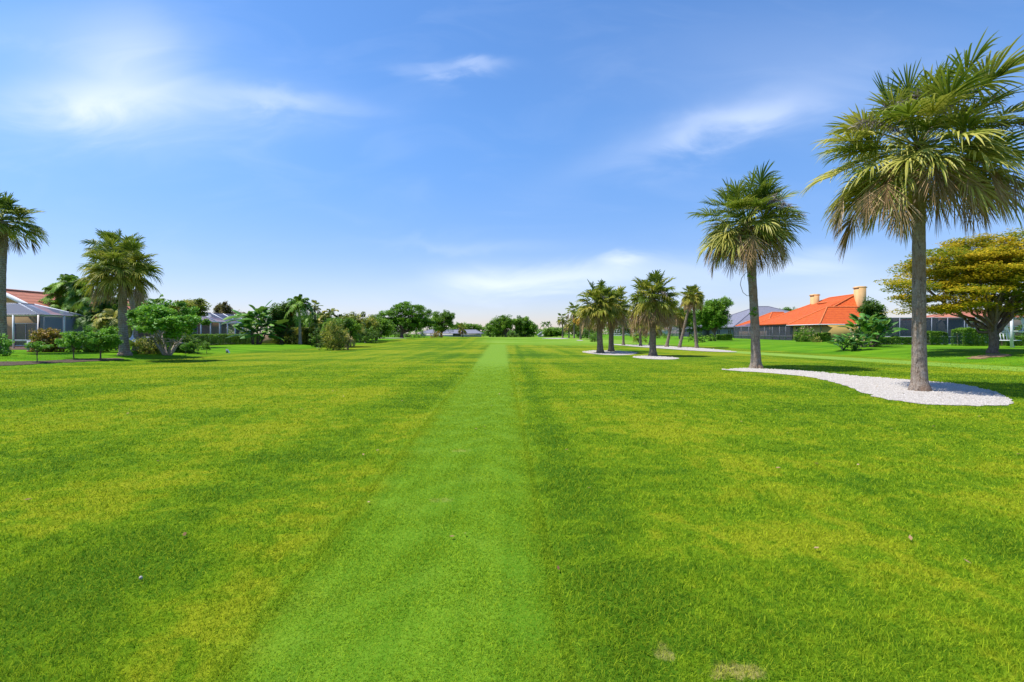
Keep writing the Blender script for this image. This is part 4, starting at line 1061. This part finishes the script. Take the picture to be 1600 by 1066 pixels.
def hip(x0, x1, y0, y1, ze, zr, axis, inset=None, g0=False, g1=False):
    """faces and cap lines of a hip roof; axis is the ridge direction"""
    if axis == 'x':
        i_ = inset if inset is not None else (y1 - y0) / 2
        ym = (y0 + y1) / 2; a = (x0 + (0 if g0 else i_), ym, zr); c = (x1 - (0 if g1 else i_), ym, zr)
    else:
        i_ = inset if inset is not None else (x1 - x0) / 2
        xm = (x0 + x1) / 2; a = (xm, y0 + (0 if g0 else i_), zr); c = (xm, y1 - (0 if g1 else i_), zr)
    p = [(x0, y0, ze), (x1, y0, ze), (x1, y1, ze), (x0, y1, ze)]
    if axis == 'x':
        fs = [[p[0], p[1], c, a], [p[2], p[3], a, c], [p[3], p[0], a], [p[1], p[2], c]]
        caps = [(a, c), (p[0], a), (p[3], a), (p[1], c), (p[2], c)]
    else:
        fs = [[p[1], p[2], c, a], [p[3], p[0], a, c], [p[0], p[1], a], [p[2], p[3], c]]
        caps = [(a, c), (p[0], a), (p[1], a), (p[2], c), (p[3], c)]
    return fs, caps


def window(parent, x, y, z, w, h, face, panes=(2, 2), frame='white', name='window'):
    """face: 'x' = on a wall facing -X or +X (sign in w), 'y' = on a wall facing -Y; proud of the wall"""
    f = MB(); g = MB()
    if face == 'y':
        P = lambda a, o, c: (x + a, y - o, z + c)
    elif face == '-x':
        P = lambda a, o, c: (x - o, y + a, z + c)
    else:
        P = lambda a, o, c: (x + o, y + a, z + c)
    t = .07
    for a0, c0, a1, c1 in [(0, 0, w, 0), (0, h, w, h), (0, 0, 0, h), (w, 0, w, h)]:
        f.bar(P(a0, .04, c0), P(a1, .04, c1), t, .08)
    for k in range(1, panes[0]): f.bar(P(w * k / panes[0], .035, 0), P(w * k / panes[0], .035, h), .035, .05)
    for k in range(1, panes[1]): f.bar(P(0, .033, h * k / panes[1]), P(w, .033, h * k / panes[1]), .035, .05)
    g.add([P(0, .02, 0), P(w, .02, 0), P(w, .02, h), P(0, .02, h)], [(0, 1, 2, 3)])
    o = f.obj(name, M[frame], parent); g.obj('pane', M['glass'], o)
    return o


def cage_wall(parent, a, c, z0, z1, posts, frame, scr, rails=(0.0, 1.0), w=.07, inner=None):
    """a run of screened wall from a to c (xy): posts at fractions, rails at height fractions"""
    a = np.array(a, float); c = np.array(c, float); fb = MB()
    for k, f in enumerate(posts):
        p = a + (c - a) * f
        fb.bar((p[0], p[1], z0), (p[0], p[1], z1), w)
    for r_ in rails:
        z = z0 + (z1 - z0) * r_
        fb.bar((a[0], a[1], z), (c[0], c[1], z), w * .9, w * 1.1)
    o = fb.obj('screen_wall', frame, parent)
    s = MB(); s.add([(a[0], a[1], z0), (c[0], c[1], z0), (c[0], c[1], z1), (a[0], a[1], z1)], [(0, 1, 2, 3)])
    s.obj('screen', scr, o)
    return o


def cage_roof(parent, quads, frame, scr, ribs=(), w=.07):
    fb = MB(); s = MB()
    for q_ in quads:
        q_ = [np.array(p, float) for p in q_]
        s.add(q_, [list(range(len(q_)))])
        for k in range(len(q_)): fb.bar(q_[k], q_[(k + 1) % len(q_)], w)
    for a, c in ribs: fb.bar(a, c, w)
    o = fb.obj('roof_frame', frame, parent); s.obj('screen', scr, o)
    return o


def hous(name, label, x, y, group=None):
    return thing(name, label, 'house', (x, y, 0), 0, group)


# --- orange-roofed house (right). local origin at the near corner of its front wing
HX, HYY = 47.3, 74.0
h = hous('house', 'orange tiled house with two peach chimneys and ochre walls', HX, HYY)
g0 = .30
mb = MB(); mb.box(0, 9.2, 0, 7.4, g0, 2.95); mb.obj('wall', M['wall_ochre'], h)
mb = MB(); mb.box(2.9, 12.5, 7.402, 33, g0, 2.95); mb.obj('wall', M['wall_brown'], h)
f1, c1 = hip(-.6, 9.6, -.6, 8.2, 3.05, 5.85, 'x', 4.0, g1=True)
roof('roof', f1, M['tile_orange'], h, caps=c1[:3], capmat=M['tile_cap'])
# main roof: ridge running away, big slope facing the fairway
a, c = (10.0, 6.6, 8.15), (10.8, 14.5, 8.15)
f2 = [[(-.2, 8.25, 3.35), a, c, (-.2, 20, 3.35)][::-1], [(-.2, 20, 3.35), c, (15, 20, 3.35)][::-1], [(-.2, 8.25, 3.35), (3.8, 6.0, 4.9), (12.8, 5.0, 5.6), a], [(12.8, 5, 5.6), (15, 20, 3.35), c, a]]
rf = roof('roof', f2, M['tile_orange'], h, caps=[(a, c), (c, (-.2, 20, 3.35)), ((3.8, 6.0, 4.9), a)], capmat=M['tile_cap'])
vb = MB(); vb.box(7.3, 8.5, 10.2, 12.6, 6.9, 7.18); vb.obj('roof_vent', M['tile_cap'], rf)
f3, c3 = hip(2.4, 14, 20.4, 33.5, 3.3, 6.05, 'x', 4.6)
roof('roof', f3, M['tile_orange'], h, caps=c3[:3], capmat=M['tile_cap'])
for (cx, cy, zt, w_) in [(8.2, 14.8, 8.9, .95), (9.6, 5.3, 9.4, 1.2)]:
    mb = MB(); mb.box(cx, cx + w_, cy, cy + 1.25, 3.0, zt)
    ch = mb.obj('chimney', M['wall_peach'], h)
    mb = MB(); mb.box(cx - .1, cx + w_ + .1, cy - .1, cy + 1.35, zt - .28, zt - .10); mb.obj('chimney_cap', M['wall_peach'], ch)
mb = MB()
mb.bar((-.66, -.66, 3.0), (9.6, -.66, 3.0), .12); mb.bar((-.66, -.66, 3.0), (-.66, 8.2, 3.0), .12)
mb.obj('gutter', M['white'], h)
mb = MB(); mb.tube([(-.6, -.3, 2.95), (-.1, -.1, 2.55), (-.08, -.08, g0)], .06, 6); mb.obj('downspout', M['bronze'], h)
window(h, 0, 5.5, 1.5, 1.0, 1.2, '-x', (2, 1), 'bronze')
# lanai of the orange house
cage_wall(h, (0, 7.6), (0, 29), g0, 3.0, [0, .09, .18, .29, .42, .55, .70, .85, 1], M['bronze'], M['screen_lanai'], (0, .32, 1), .09)
cage_wall(h, (0, 29), (3, 29), g0, 3.0, [0, 1], M['bronze'], M['screen_lanai'], (0, 1), .09)
cage_roof(h, [[(0, 7.6, 3.02), (0, 29, 3.02), (3.0, 29, 3.75), (3.0, 7.6, 3.75)]], M['bronze'], M['screen_roof'], [((0, 7.6 + k * 3.05, 3.03), (3.0, 7.6 + k * 3.05, 3.76)) for k in range(1, 7)], .07)
for yy_ in (10, 14.5, 19, 24): window(h, 2.9, yy_, .35, 2.2, 2.1, '-x', (2, 1), 'frame_grey', 'sliding_door')

# --- grey-roofed house behind
h = hous('house', 'house with a steep lavender-grey hip roof behind the rounded tree', 50, 108)
mb = MB(); mb.box(0, 24, 0, 22, .6, 3.1); mb.obj('wall', M['wall_grey'], h)
f, c_ = hip(-.8, 25, -.8, 24, 3.2, 8.3, 'x', 11.5)
roof('roof', f, M['tile_grey'], h, caps=c_, capmat=M['cap_grey'])
f, c_ = hip(-3.6, 9, 14, 27, 3.0, 6.1, 'x', 5.5)
roof('roof', f, M['tile_grey'], h, caps=c_, capmat=M['cap_grey'])
mb = MB(); mb.box(-3, 0, 15, 26, .6, 2.95); mb.obj('wall', M['wall_grey'], h)
for yy_ in (2, 8, 17): window(h, 0 if yy_ < 14 else -3, yy_, 1.2, 2.0, 1.4, '-x', (2, 1), 'frame_grey')

# --- blue lanai house
h = hous('house', 'house with a dark blue screened patio behind the leaning palms', 46.5, 127)
mb = MB(); mb.box(3, 18, 0, 16, .8, 3.3); mb.obj('wall', M['wall_grey'], h)
f, c_ = hip(2.2, 19, -.8, 17, 3.3, 5.6, 'y', 6)
roof('roof', f, M['tile_grey'], h, caps=c_, capmat=M['cap_grey'])
cage_wall(h, (0, 0), (0, 16), .8, 3.7, [0, .2, .4, .6, .8, 1], M['bronze'], M['screen_dark'], (0, .33, 1), .1)
cage_wall(h, (0, 0), (3, 0), .8, 3.7, [0, 1], M['bronze'], M['screen_dark'], (0, 1), .1)
cage_roof(h, [[(0, 0, 3.72), (0, 16, 3.72), (3.4, 16, 4.3), (3.4, 0, 4.3)]], M['bronze'], M['screen_roof'])
window(h, 3, 3, .9, 2.2, 2.0, '-x', (2, 1), 'white', 'sliding_door')

# --- pale far house
h = hous('house', 'far house with white roof edge and peach tiles seen between palm trunks', 40, 165)
mb = MB(); mb.box(0, 14, 0, 16, .9, 3.2); mb.obj('wall', M['wall_white'], h)
f, c_ = hip(-.6, 15, -.6, 17, 3.2, 5.1, 'y', 5)
roof('roof', f, M['tile_pink'], h, caps=c_, capmat=M['white'])
mb = MB(); mb.box(2.2, 3.4, 3, 4.2, 3.2, 5.3); mb.obj('chimney', M['wall_peach'], h)
cage_wall(h, (-2.5, 0), (-2.5, 16), .9, 3.0, [0, .25, .5, .75, 1], M['white'], M['screen_dark'], (0, .33, 1), .12)
window(h, 0, 5, 1.3, 2, 1.4, '-x', (2, 1), 'white')

# --- grey house with dark cage at the right
h = hous('house', 'grey house with a big dark screened patio and white french doors', 40.9, 54)
mb = MB(); mb.box(9.3, 20, 3.2, 9.0, .42, 3.29); mb.obj('wall', M['wall_grey'], h)
mb = MB(); mb.box(10.35, 20, 1.2, 3.197, .42, 3.3); mb.obj('wall', M['wall_grey'], h)
f, c_ = hip(10.4, 21, 2.6, 9.6, 3.36, 4.2, 'x', 3.5)
roof('roof', f, M['tile_salmon'], h, caps=c_, capmat=M['cap_salmon'])
f, c_ = hip(9.8, 21, .5, 5.2, 3.38, 4.3, 'x', 2)
roof('roof', f, M['tile_salmon'], h, caps=c_, capmat=M['cap_salmon'])
mb = MB(); mb.bar((9.8, .42, 3.3), (21, .42, 3.3), .2, .24); mb.obj('fascia', M['frame_grey'], h)
cage_wall(h, (0, 0), (9.9, 0), .42, 3.35, [0, .055, .24, .42, .60, .78, .97, 1], M['frame_grey'], M['screen_dark'], (0, .28, 1), .085)
cage_wall(h, (0, 3.0), (9.29, 3.0), .42, 3.35, [0, .3, .6, 1], M['frame_grey'], M['screen_dark'], (0, .28, 1), .07)
cage_wall(h, (0, 0), (0, 3.0), .42, 3.35, [0, .5, 1], M['frame_grey'], M['screen_dark'], (0, .28, 1), .085)
cage_roof(h, [[(0, 0, 3.37), (9.9, 0, 3.37), (9.9, 2.98, 3.42), (0, 2.98, 3.42)]], M['frame_grey'], M['screen_roof'], [((k * 2.0, 0, 3.38), (k * 2.0, 2.98, 3.43)) for k in range(1, 5)])
for xx in (10.55, 12.2):
    window(h, xx, 1.2, .60, 1.25, 2.35, 'y', (3, 4), 'white', 'french_door')
window(h, 15.5, 1.2, 1.1, 1.8, 1.3, 'y', (2, 2), 'white')
mb = MB(); mb.box(-.1, 10.2, -.2, 3.15, .30, .415); mb.obj('patio_slab', M['concrete'], h)

# --- left house with white cage
h = hous('house', 'house with a salmon tiled gable roof and white screened patio at the left edge', -37.2, 38)
mb = MB(); mb.box(-22, -4.4, 6, 22, .3, 3.1)
gz = 5.55
mb.add([(-13.5, 6.003, 3.1), (-4.4, 6.003, 3.1), (-8.9, 6.003, gz - .1)], [(0, 1, 2)])
mb.obj('wall', M['wall_tan'], h)
f = [[(-3.7, 5.3, 3.0), (-3.7, 23, 3.0), (-8.9, 23, gz), (-8.9, 5.3, gz)], [(-14.2, 23, 3.0), (-14.2, 5.3, 3.0), (-8.9, 5.3, gz), (-8.9, 23, gz)]]
roof('roof', f, M['tile_salmon'], h, caps=[((-8.9, 5.3, gz), (-8.9, 23, gz))], capmat=M['cap_salmon'])
mb = MB(); mb.bar((-3.65, 5.24, 2.93), (-8.9, 5.24, gz - .07), .1, .34); mb.bar((-14.2, 5.24, 2.93), (-8.9, 5.24, gz - .07), .1, .34); mb.obj('rake_board', M['white'], h)
cage_wall(h, (-9, 0), (0, 0), .3, 3.05, [0, .26, .52, .78, 1], M['white'], M['screen_clear'], (0, .27, 1), .10)
cage_wall(h, (0, 0), (0, 4.3), .3, 3.05, [0, .5, 1], M['white'], M['screen_white'], (0, .27, 1), .10)
cage_wall(h, (0, 4.3), (-3.7, 4.3), .3, 3.05, [0, .5, 1], M['white'], M['screen_white'], (0, .27, 1), .08)
cage_roof(h, [[(-9, 0, 3.08), (0, 0, 3.08), (-4.6, 3, 4.15), (-9, 3, 4.15)], [(0, 0, 3.08), (0, 4.3, 3.08), (-4.6, 4.3, 4.15), (-4.6, 3, 4.15)], [(-9, 3, 4.15), (-4.6, 3, 4.15), (-4.6, 4.3, 4.15), (-9, 4.3, 4.15)]], M['white'], M['screen_roof'], [((-6.2, 0, 3.09), (-6.2, 3, 4.16))], .09)
mb = MB(); mb.box(-9.3, .2, -.5, 5.2, .2, .40); mb.obj('patio_slab', M['paver'], h)
window(h, -4.4, 10, 1.2, 1.8, 1.3, 'x', (2, 2), 'white')
window(h, -7.9, 5.9, .5, 2.0, 2.0, 'y', (2, 1), 'white', 'sliding_door')

# --- left house behind the hedge
h = hous('house', 'pink-tiled house with a long white screened patio behind the left hedge', -35, 52)
mb = MB(); mb.box(-18, -4.6, -3, 15, .3, 3.2); mb.obj('wall', M['wall_brown'], h)
f, c_ = hip(-19, -3.9, -4, 16.2, 3.2, 4.75, 'y', 5.5)
roof('roof', f, M['tile_pink'], h, caps=c_, capmat=M['cap_salmon'])
cage_wall(h, (0, -2), (0, 12.6), .3, 2.95, [0, .16, .30, .42, .54, .65, .76, .88, 1], M['white'], M['screen_clear'], (0, .34, 1), .10)
cage_wall(h, (0, 12.6), (-3.9, 12.6), .3, 2.95, [0, .5, 1], M['white'], M['screen_clear'], (0, .34, 1), .08)
cage_wall(h, (0, -2), (-3.9, -2), .3, 2.95, [0, .5, 1], M['white'], M['screen_clear'], (0, .34, 1), .08)
cage_roof(h, [[(0, -2, 2.98), (0, 12.6, 2.98), (-2.2, 12.6, 4.15), (-2.2, -2, 4.15)], [(-2.2, -2, 4.15), (-2.2, 12.6, 4.15), (-4.2, 12.6, 4.15), (-4.2, -2, 4.15)]], M['white'], M['screen_roof'], [((0, -2 + k * 2.43, 2.99), (-2.2, -2 + k * 2.43, 4.16)) for k in range(1, 6)], .10)
window(h, -4.6, 1, .5, 2.4, 2.0, 'x', (2, 1), 'white', 'sliding_door')
window(h, -4.6, 7, 1.0, 1.8, 1.4, 'x', (2, 2), 'white')
mb = MB(); mb.box(-4.5, .1, -2.3, 12.9, .22, .36); mb.obj('patio_slab', M['concrete'], h)
# small pale garden wall by the banana-leaved plant
b = ax(424, 61)
w = thing('garden_wall', 'low pinkish garden wall seen between the banana-leaved plant and dark trees', 'wall', b)
mb = MB(); mb.box(-1.2, 1.1, 0, .22, -.1, 1.15); mb.obj('wall_panel', M['wall_brown'], w)
mb = MB(); mb.box(-1.27, 1.17, -.06, .28, 1.153, 1.24); mb.obj('coping', M['concrete'], w)

# --- far low grey roofs
h = hous('house', 'long low lavender-grey roof behind the grassy mound', -34, 180)
mb = MB(); mb.box(0, 22, 0, 10, .4, 1.7); mb.obj('wall', M['wall_white'], h)
f, c_ = hip(-.8, 23, -.8, 11, 1.8, 3.15, 'x', 3)
roof('roof', f, M['tile_grey'], h, caps=c_, capmat=M['cap_grey'])
window(h, 12, 0, .8, 3, .8, 'y', (3, 1), 'bronze')
h = hous('house', 'tiny white gabled house at the end of the fairway right of the far oaks', 10, 178)
mb = MB(); mb.box(0, 3.2, 0, 8, .3, 1.4); mb.add([(0, -.003, 1.4), (3.2, -.003, 1.4), (1.2, -.003, 2.3)], [(0, 1, 2)]); mb.obj('wall', M['wall_white'], h)
roof('roof', [[(-.4, -.4, 1.2), (1.2, -.4, 2.4), (1.2, 8.4, 2.4), (-.4, 8.4, 1.2)], [(1.2, -.4, 2.4), (3.6, -.4, 1.3), (3.6, 8.4, 1.3), (1.2, 8.4, 2.4)]], M['tile_grey'], h, .1)
window(h, 1.6, 0, .6, 1.0, .6, 'y', (2, 1), 'bronze')

# ------------------------------------------------------------------ small things
b = ax(1592, 40)
sw = thing('garden_swing', 'white A-frame garden swing with a grey canopy at the right edge', 'garden swing', b)
for k in range(2):
    yy_ = -.1 + k * 1.5
    for dx in (-.62, .62):
        mb = MB(); mb.bar((dx * .55 - .35 + .0, yy_, 2.85), (dx * 1.35 + .15, yy_ + .003 * dx, -.05), .13, .16); mb.obj('leg', M['white'], sw)
    mb = MB(); mb.bar((-.75, yy_ + .01, 1.35), (.45, yy_ + .01, 1.35), .07, .09); mb.obj('crossbar', M['white'], sw)
mb = MB(); mb.bar((-.35, -.35, 2.86), (-.35, 1.75, 2.86), .10, .12); mb.obj('top_beam', M['white'], sw)
mb = MB(); mb.add([(-.9, -.5, 3.0), (1.5, -.5, 2.72), (1.5, 1.9, 2.72), (-.9, 1.9, 3.0), (-.9, -.5, 3.06), (1.5, -.5, 2.78), (1.5, 1.9, 2.78), (-.9, 1.9, 3.06)], [(0, 3, 2, 1), (4, 5, 6, 7), (0, 1, 5, 4), (1, 2, 6, 5), (2, 3, 7, 6), (3, 0, 4, 7)]); mb.obj('canopy', M['frame_grey'], sw)
mb = MB(); mb.box(-.6, .55, .3, 1.2, .55, .62)
for k in range(5): mb.bar((-.55 + k * .27, 1.18, .6), (-.55 + k * .27, 1.3, 1.2), .05)
mb.bar((-.6, 1.3, 1.2), (.55, 1.3, 1.2), .06); mb.obj('seat', M['white'], sw)
mb = MB()
for xx in (-.5, .45):
    mb.bar((xx, .7, .6), (-.35 + xx * .1, .7, 2.85), .02)
mb.obj('chain', M['frame_grey'], sw)

b = ax(1560.5, 39)
lp = thing('lamp_post', 'thin black garden lamp post beside the golden tree trunk', 'lamp post', b)
MB().tube([(0, 0, -.1), (0, 0, .25), (0, 0, 1.75)], [.06, .035, .03], 8).obj('pole', M['black'], lp)
MB().tube([(0, 0, 1.75), (0, 0, 1.80), (0, 0, 2.02), (0, 0, 2.10)], [.05, .10, .12, .02], 8).obj('lantern', M['black'], lp)

# hammock between the two left palms
b1 = at(195, 555); b2 = ax(213, 36)
mid = ((b1[0] + b2[0]) / 2, (b1[1] + b2[1]) / 2, float(T((b1[0] + b2[0]) / 2, (b1[1] + b2[1]) / 2)))
hm = thing('hammock', 'white hammock slung low between the two garden palms', 'hammock', mid)
A = np.array([b1[0] - mid[0], b1[1] - mid[1], 1.5]); B = np.array([b2[0] - mid[0] - .15, b2[1] - mid[1] - .1, 1.55])
t = np.linspace(0, 1, 15); C_ = A + (B - A) * t[:, None]; C_[:, 2] -= 1.15 * 4 * t * (1 - t)
dv = (B - A)[:2] / np.linalg.norm((B - A)[:2]); sd = np.array([-dv[1], dv[0], 0])
wd = .42 * np.sin(PI * np.clip(t, .12, .88)) ** .6 * (np.clip((t - .1) * 8, 0.05, 1) * np.clip((.9 - t) * 8, 0.05, 1))
L_ = C_ + sd * wd[:, None] + UPV * (wd * .25)[:, None]; R_ = C_ - sd * wd[:, None] + UPV * (wd * .25)[:, None]
mb = MB(); v = np.concatenate([L_, C_, R_]); q_ = []
for i in range(14): q_ += [(i, i + 1, 16 + i, 15 + i), (15 + i, 16 + i, 31 + i, 30 + i)]
mb.add(v, q_); mb.obj('cloth', M['rope'], hm)

# wedge shaped box on the lawn
b = at(356, 551.5)
bx = thing('utility_box', 'small dark grey wedge box with a pale side standing alone on the left lawn', 'utility box', b)
MB().add([(-.10, -.10, -.03), (.12, -.10, -.03), (.12, .12, -.03), (-.10, .12, -.03), (-.13, -.05, .30), (-.02, -.05, .27), (-.02, .09, .27), (-.13, .09, .30)], [(0, 3, 2, 1), (4, 5, 6, 7), (0, 1, 5, 4), (2, 3, 7, 6), (3, 0, 4, 7)]).add([(.122, -.10, -.03), (.122, .12, -.03), (-.018, .09, .27), (-.018, -.05, .27)], [(0, 1, 2, 3)], .5, 1).obj('housing', [M['box_grey'], M['white']], bx)
b = at(291, 553.5)

# patio furniture seen through the left cage
ft = thing('patio_bench', 'brown slatted bench at the corner of the left patio', 'bench', (-39.6, 36.6, float(T(-39.6, 36.6))))
mb = MB()
for k in range(4): mb.box(-.7, .7, -.2 + k * .13, -.1 + k * .13, .42, .46)
mb.obj('seat', M['paver'], ft)
mb = MB()
for k in range(3): mb.box(-.7, .7, .36, .40, .55 + k * .14, .64 + k * .14)
mb.obj('backrest', M['paver'], ft)
for xx in (-.62, .62):
    MB().box(xx - .03, xx + .03, -.18, -.12, -.02, .418).obj('leg', M['black'], ft)
    MB().box(xx - .03, xx + .03, .30, .355, -.02, .95).obj('leg', M['black'], ft)
ac = thing('air_conditioner', 'grey air conditioner box by the foot of the croton bush', 'air conditioner', (-34.3, 35.0, float(T(-34.3, 35.0))))
MB().box(-.42, .42, -.4, .4, 0, .75).obj('cabinet', M['frame_grey'], ac)
mb = MB()
for k in range(8): mb.box(-.36, .36, -.412, -.402, .08 + k * .08, .11 + k * .08)
mb.obj('louvre', M['black'], ac)
MB().tube([(0, 0, .75), (0, 0, .79)], [.33, .33], 16).obj('fan_guard', M['black'], ac)

# pebble on the grass, birds in the sky
b = at(220, 908)
mb = MB(); p = ballpts(np.random.default_rng(2), 1)
u = np.linspace(0, PI, 8); rr = np.sin(u) * .010
mb.tube(np.stack([0 * u, 0 * u, -np.cos(u) * .012], -1), np.maximum(rr, .001), 10)
o = mb.obj('pebble', M['stone'], None, (b[0], b[1], .02), True); tag(o, 'tiny whitish pebble lying in the rough grass lower left', 'pebble')

rngf = np.random.default_rng(31); mb = MB()
fx = np.concatenate([rngf.uniform(7.5, 15, 160), rngf.uniform(-9, 9, 90)]); fy = np.concatenate([rngf.uniform(11.5, 19.5, 160), rngf.uniform(2.5, 13, 90)])
ok_ = np.concatenate([inside(fx[:160], fy[:160], BED1), np.ones(90, bool)])
fx, fy = fx[ok_], fy[ok_]
leafquads(mb, np.stack([fx, fy, T(fx, fy) + np.where(fy > 11, .03, .035)], -1), .05, rngf, 2.5, .5)
tag(mb.obj('fallen_leaves', M['dead']), 'scattered small dry leaf scraps on the gravel and lawn', 'fallen leaves', None, 'stuff')

# dangling vine on the second palm, with leftover tufts
b = at(1182, 575.5); z = lambda py: hz(py, b[1])
vine = thing('hanging_vine', 'thin bare loop of vine hanging off the second tallest palm trunk', 'vine', (b[0], b[1], 0))
xx = lambda px: (px - CX) / F * b[1] - b[0]
pts = [(xx(1170), -.15, z(425)), (xx(1160), -.3, z(428)), (xx(1153), -.35, z(436)), (xx(1151), -.35, z(446)), (xx(1156), -.3, z(458)), (xx(1163), -.25, z(463)), (xx(1172), -.2, z(463))]
MB().tube(smooth_poly(np.array(pts), 0) if False else np.array(pts), .012, 5).obj('stem', M['bark_far'], vine)
rngv = np.random.default_rng(9); mb = MB()
for (px, py, k) in [(1166, 430, 12), (1170, 436, 8), (1174, 484, 22), (1170, 490, 20), (1176, 492, 18)]:
    leafquads(mb, ballpts(rngv, k, (.12, .12, .14)) + np.array([xx(px), -.3, z(py)]), .12, rngv, .2, .5)
mb.obj('foliage', M['leaf_oak'], vine)

# ------------------------------------------------------------------ light, sky, camera
SUN = Vector((-0.48, 0.0, 1.0)).normalized()
el = math.asin(SUN.z); azc = math.atan2(SUN.x, SUN.y)      # clockwise from +Y
ld = bpy.data.lights.new('sun', 'SUN'); ld.energy = 4.6; ld.angle = math.radians(0.5); ld.color = (1.0, 0.95, 0.86)
lo = bpy.data.objects.new('sun', ld); COL.objects.link(lo); lo.rotation_euler = SUN.to_track_quat('Z', 'Y').to_euler()

wd_ = bpy.data.worlds.new('World'); scene.world = wd_; wd_.use_nodes = True
nt = wd_.node_tree; nt.nodes.clear(); n = N(nt)
sky = n.node('ShaderNodeTexSky', sky_type='NISHITA'); sky.sun_disc = False
sky.sun_elevation = el; sky.sun_rotation = azc; sky.altitude = 0; sky.air_density = 1.0; sky.dust_density = 0.3; sky.ozone_density = 2.5
dirv = n.node('ShaderNodeTexCoord').outputs['Generated']
sp = n.node('ShaderNodeSeparateXYZ'); nt.links.new(dirv, sp.inputs[0])
fy = n.math('MAXIMUM', sp.outputs[1], 0.04)
u = n.math('DIVIDE', sp.outputs[0], fy); v = n.math('DIVIDE', sp.outputs[2], fy)
cmb = n.node('ShaderNodeCombineXYZ'); nt.links.new(u, cmb.inputs[0]); nt.links.new(v, cmb.inputs[1])
nz = n.noise(n.scalevec(cmb.outputs[0], (2.2, 6.5, 1)), 1.6, 5, 0.55, 0.9)
nz2 = n.noise(n.scalevec(cmb.outputs[0], (1.2, 2.4, 1)), 2.2, 3, 0.5, 1.2)
wu = n.math('ADD', u, n.math('MULTIPLY', n.math('SUBTRACT', nz2, 0.5), 0.20))
wv = n.math('ADD', v, n.math('MULTIPLY', n.math('SUBTRACT', nz, 0.5), 0.10))
tot = None
for (px, py, rx, ry, tilt, amp) in [(130, 158, 105, 26, 0, .40), (170, 175, 190, 60, 0, .32), (210, 95, 80, 70, 0, .36), (90, 60, 150, 50, 0, .18), (450, 158, 90, 14, -6, .34), (400, 165, 150, 30, -8, .12), (722, 110, 48, 9, -3, .42), (1160, 185, 110, 24, 12, .36), (1060, 215, 150, 22, 20, .20), (1300, 120, 240, 80, 0, .16), (860, 436, 120, 16, 4, .7), (970, 411, 26, 8, 0, .6), (740, 440, 60, 22, 0, .40), (1250, 410, 70, 16, 0, .45), (1080, 440, 130, 26, 0, .4), (620, 470, 260, 40, 0, .18), (1350, 455, 80, 24, 0, .3), (720, 385, 120, 9, 0, .15)]:
    cu, cv = (px - CX) / F, (HY - py) / F
    ct, st_ = math.cos(math.radians(tilt)), math.sin(math.radians(tilt))
    du = n.math('SUBTRACT', wu, cu); dv_ = n.math('SUBTRACT', wv, cv)
    a = n.math('MULTIPLY', n.math('ADD', n.math('MULTIPLY', du, ct), n.math('MULTIPLY', dv_, st_)), F / rx)
    c = n.math('MULTIPLY', n.math('ADD', n.math('MULTIPLY', du, -st_), n.math('MULTIPLY', dv_, ct)), F / ry)
    g = n.math('MULTIPLY', n.math('EXPONENT', n.math('MULTIPLY', n.math('ADD', n.math('MULTIPLY', a, a), n.math('MULTIPLY', c, c)), -0.7)), amp)
    tot = g if tot is None else n.math('ADD', tot, g)
wisp = n.math('MULTIPLY', n.step(nz, 0.45, 0.75), 0.05)
cl = n.math('ADD', n.math('MULTIPLY', tot, n.math('ADD', n.math('MULTIPLY', nz, 0.9), 0.55)), wisp, clamp=True)
hs = n.node('ShaderNodeHueSaturation', {'Hue': 0.50, 'Saturation': 1.10, 'Value': 1.0, 'Color': sky.outputs[0]})
low = n.mix(n.step(sp.outputs[2], -0.02, 0.42), (0.83, 0.745, 0.90, 1), (0.87, 1.10, 1.32, 1))
tint = n.mix(1.0, hs.outputs[0], low, 'MULTIPLY')
skyc = n.mix(n.math('MULTIPLY', cl, 0.92), tint, (5.6, 6.3, 7.7, 1))
bg = n.node('ShaderNodeBackground', {'Color': skyc, 'Strength': 0.12})
wo = n.node('ShaderNodeOutputWorld'); nt.links.new(bg.outputs[0], wo.inputs[0])

cam = bpy.data.cameras.new('camera'); co = bpy.data.objects.new('camera', cam); COL.objects.link(co)
co.location = (0, 0, EYE); co.rotation_euler = (PI / 2, 0, 0)
cam.sensor_width = 36; cam.lens = 17.0; cam.shift_y = -(533 - HY) / 1600; cam.clip_end = 6000; cam.clip_start = 0.05
scene.camera = co
scene.render.engine = 'CYCLES'
scene.view_settings.view_transform = 'Standard'; scene.view_settings.look = 'None'
scene.view_settings.exposure = 0.45; scene.view_settings.gamma = 1.0
scene.cycles.max_bounces = 8; scene.cycles.transparent_max_bounces = 24
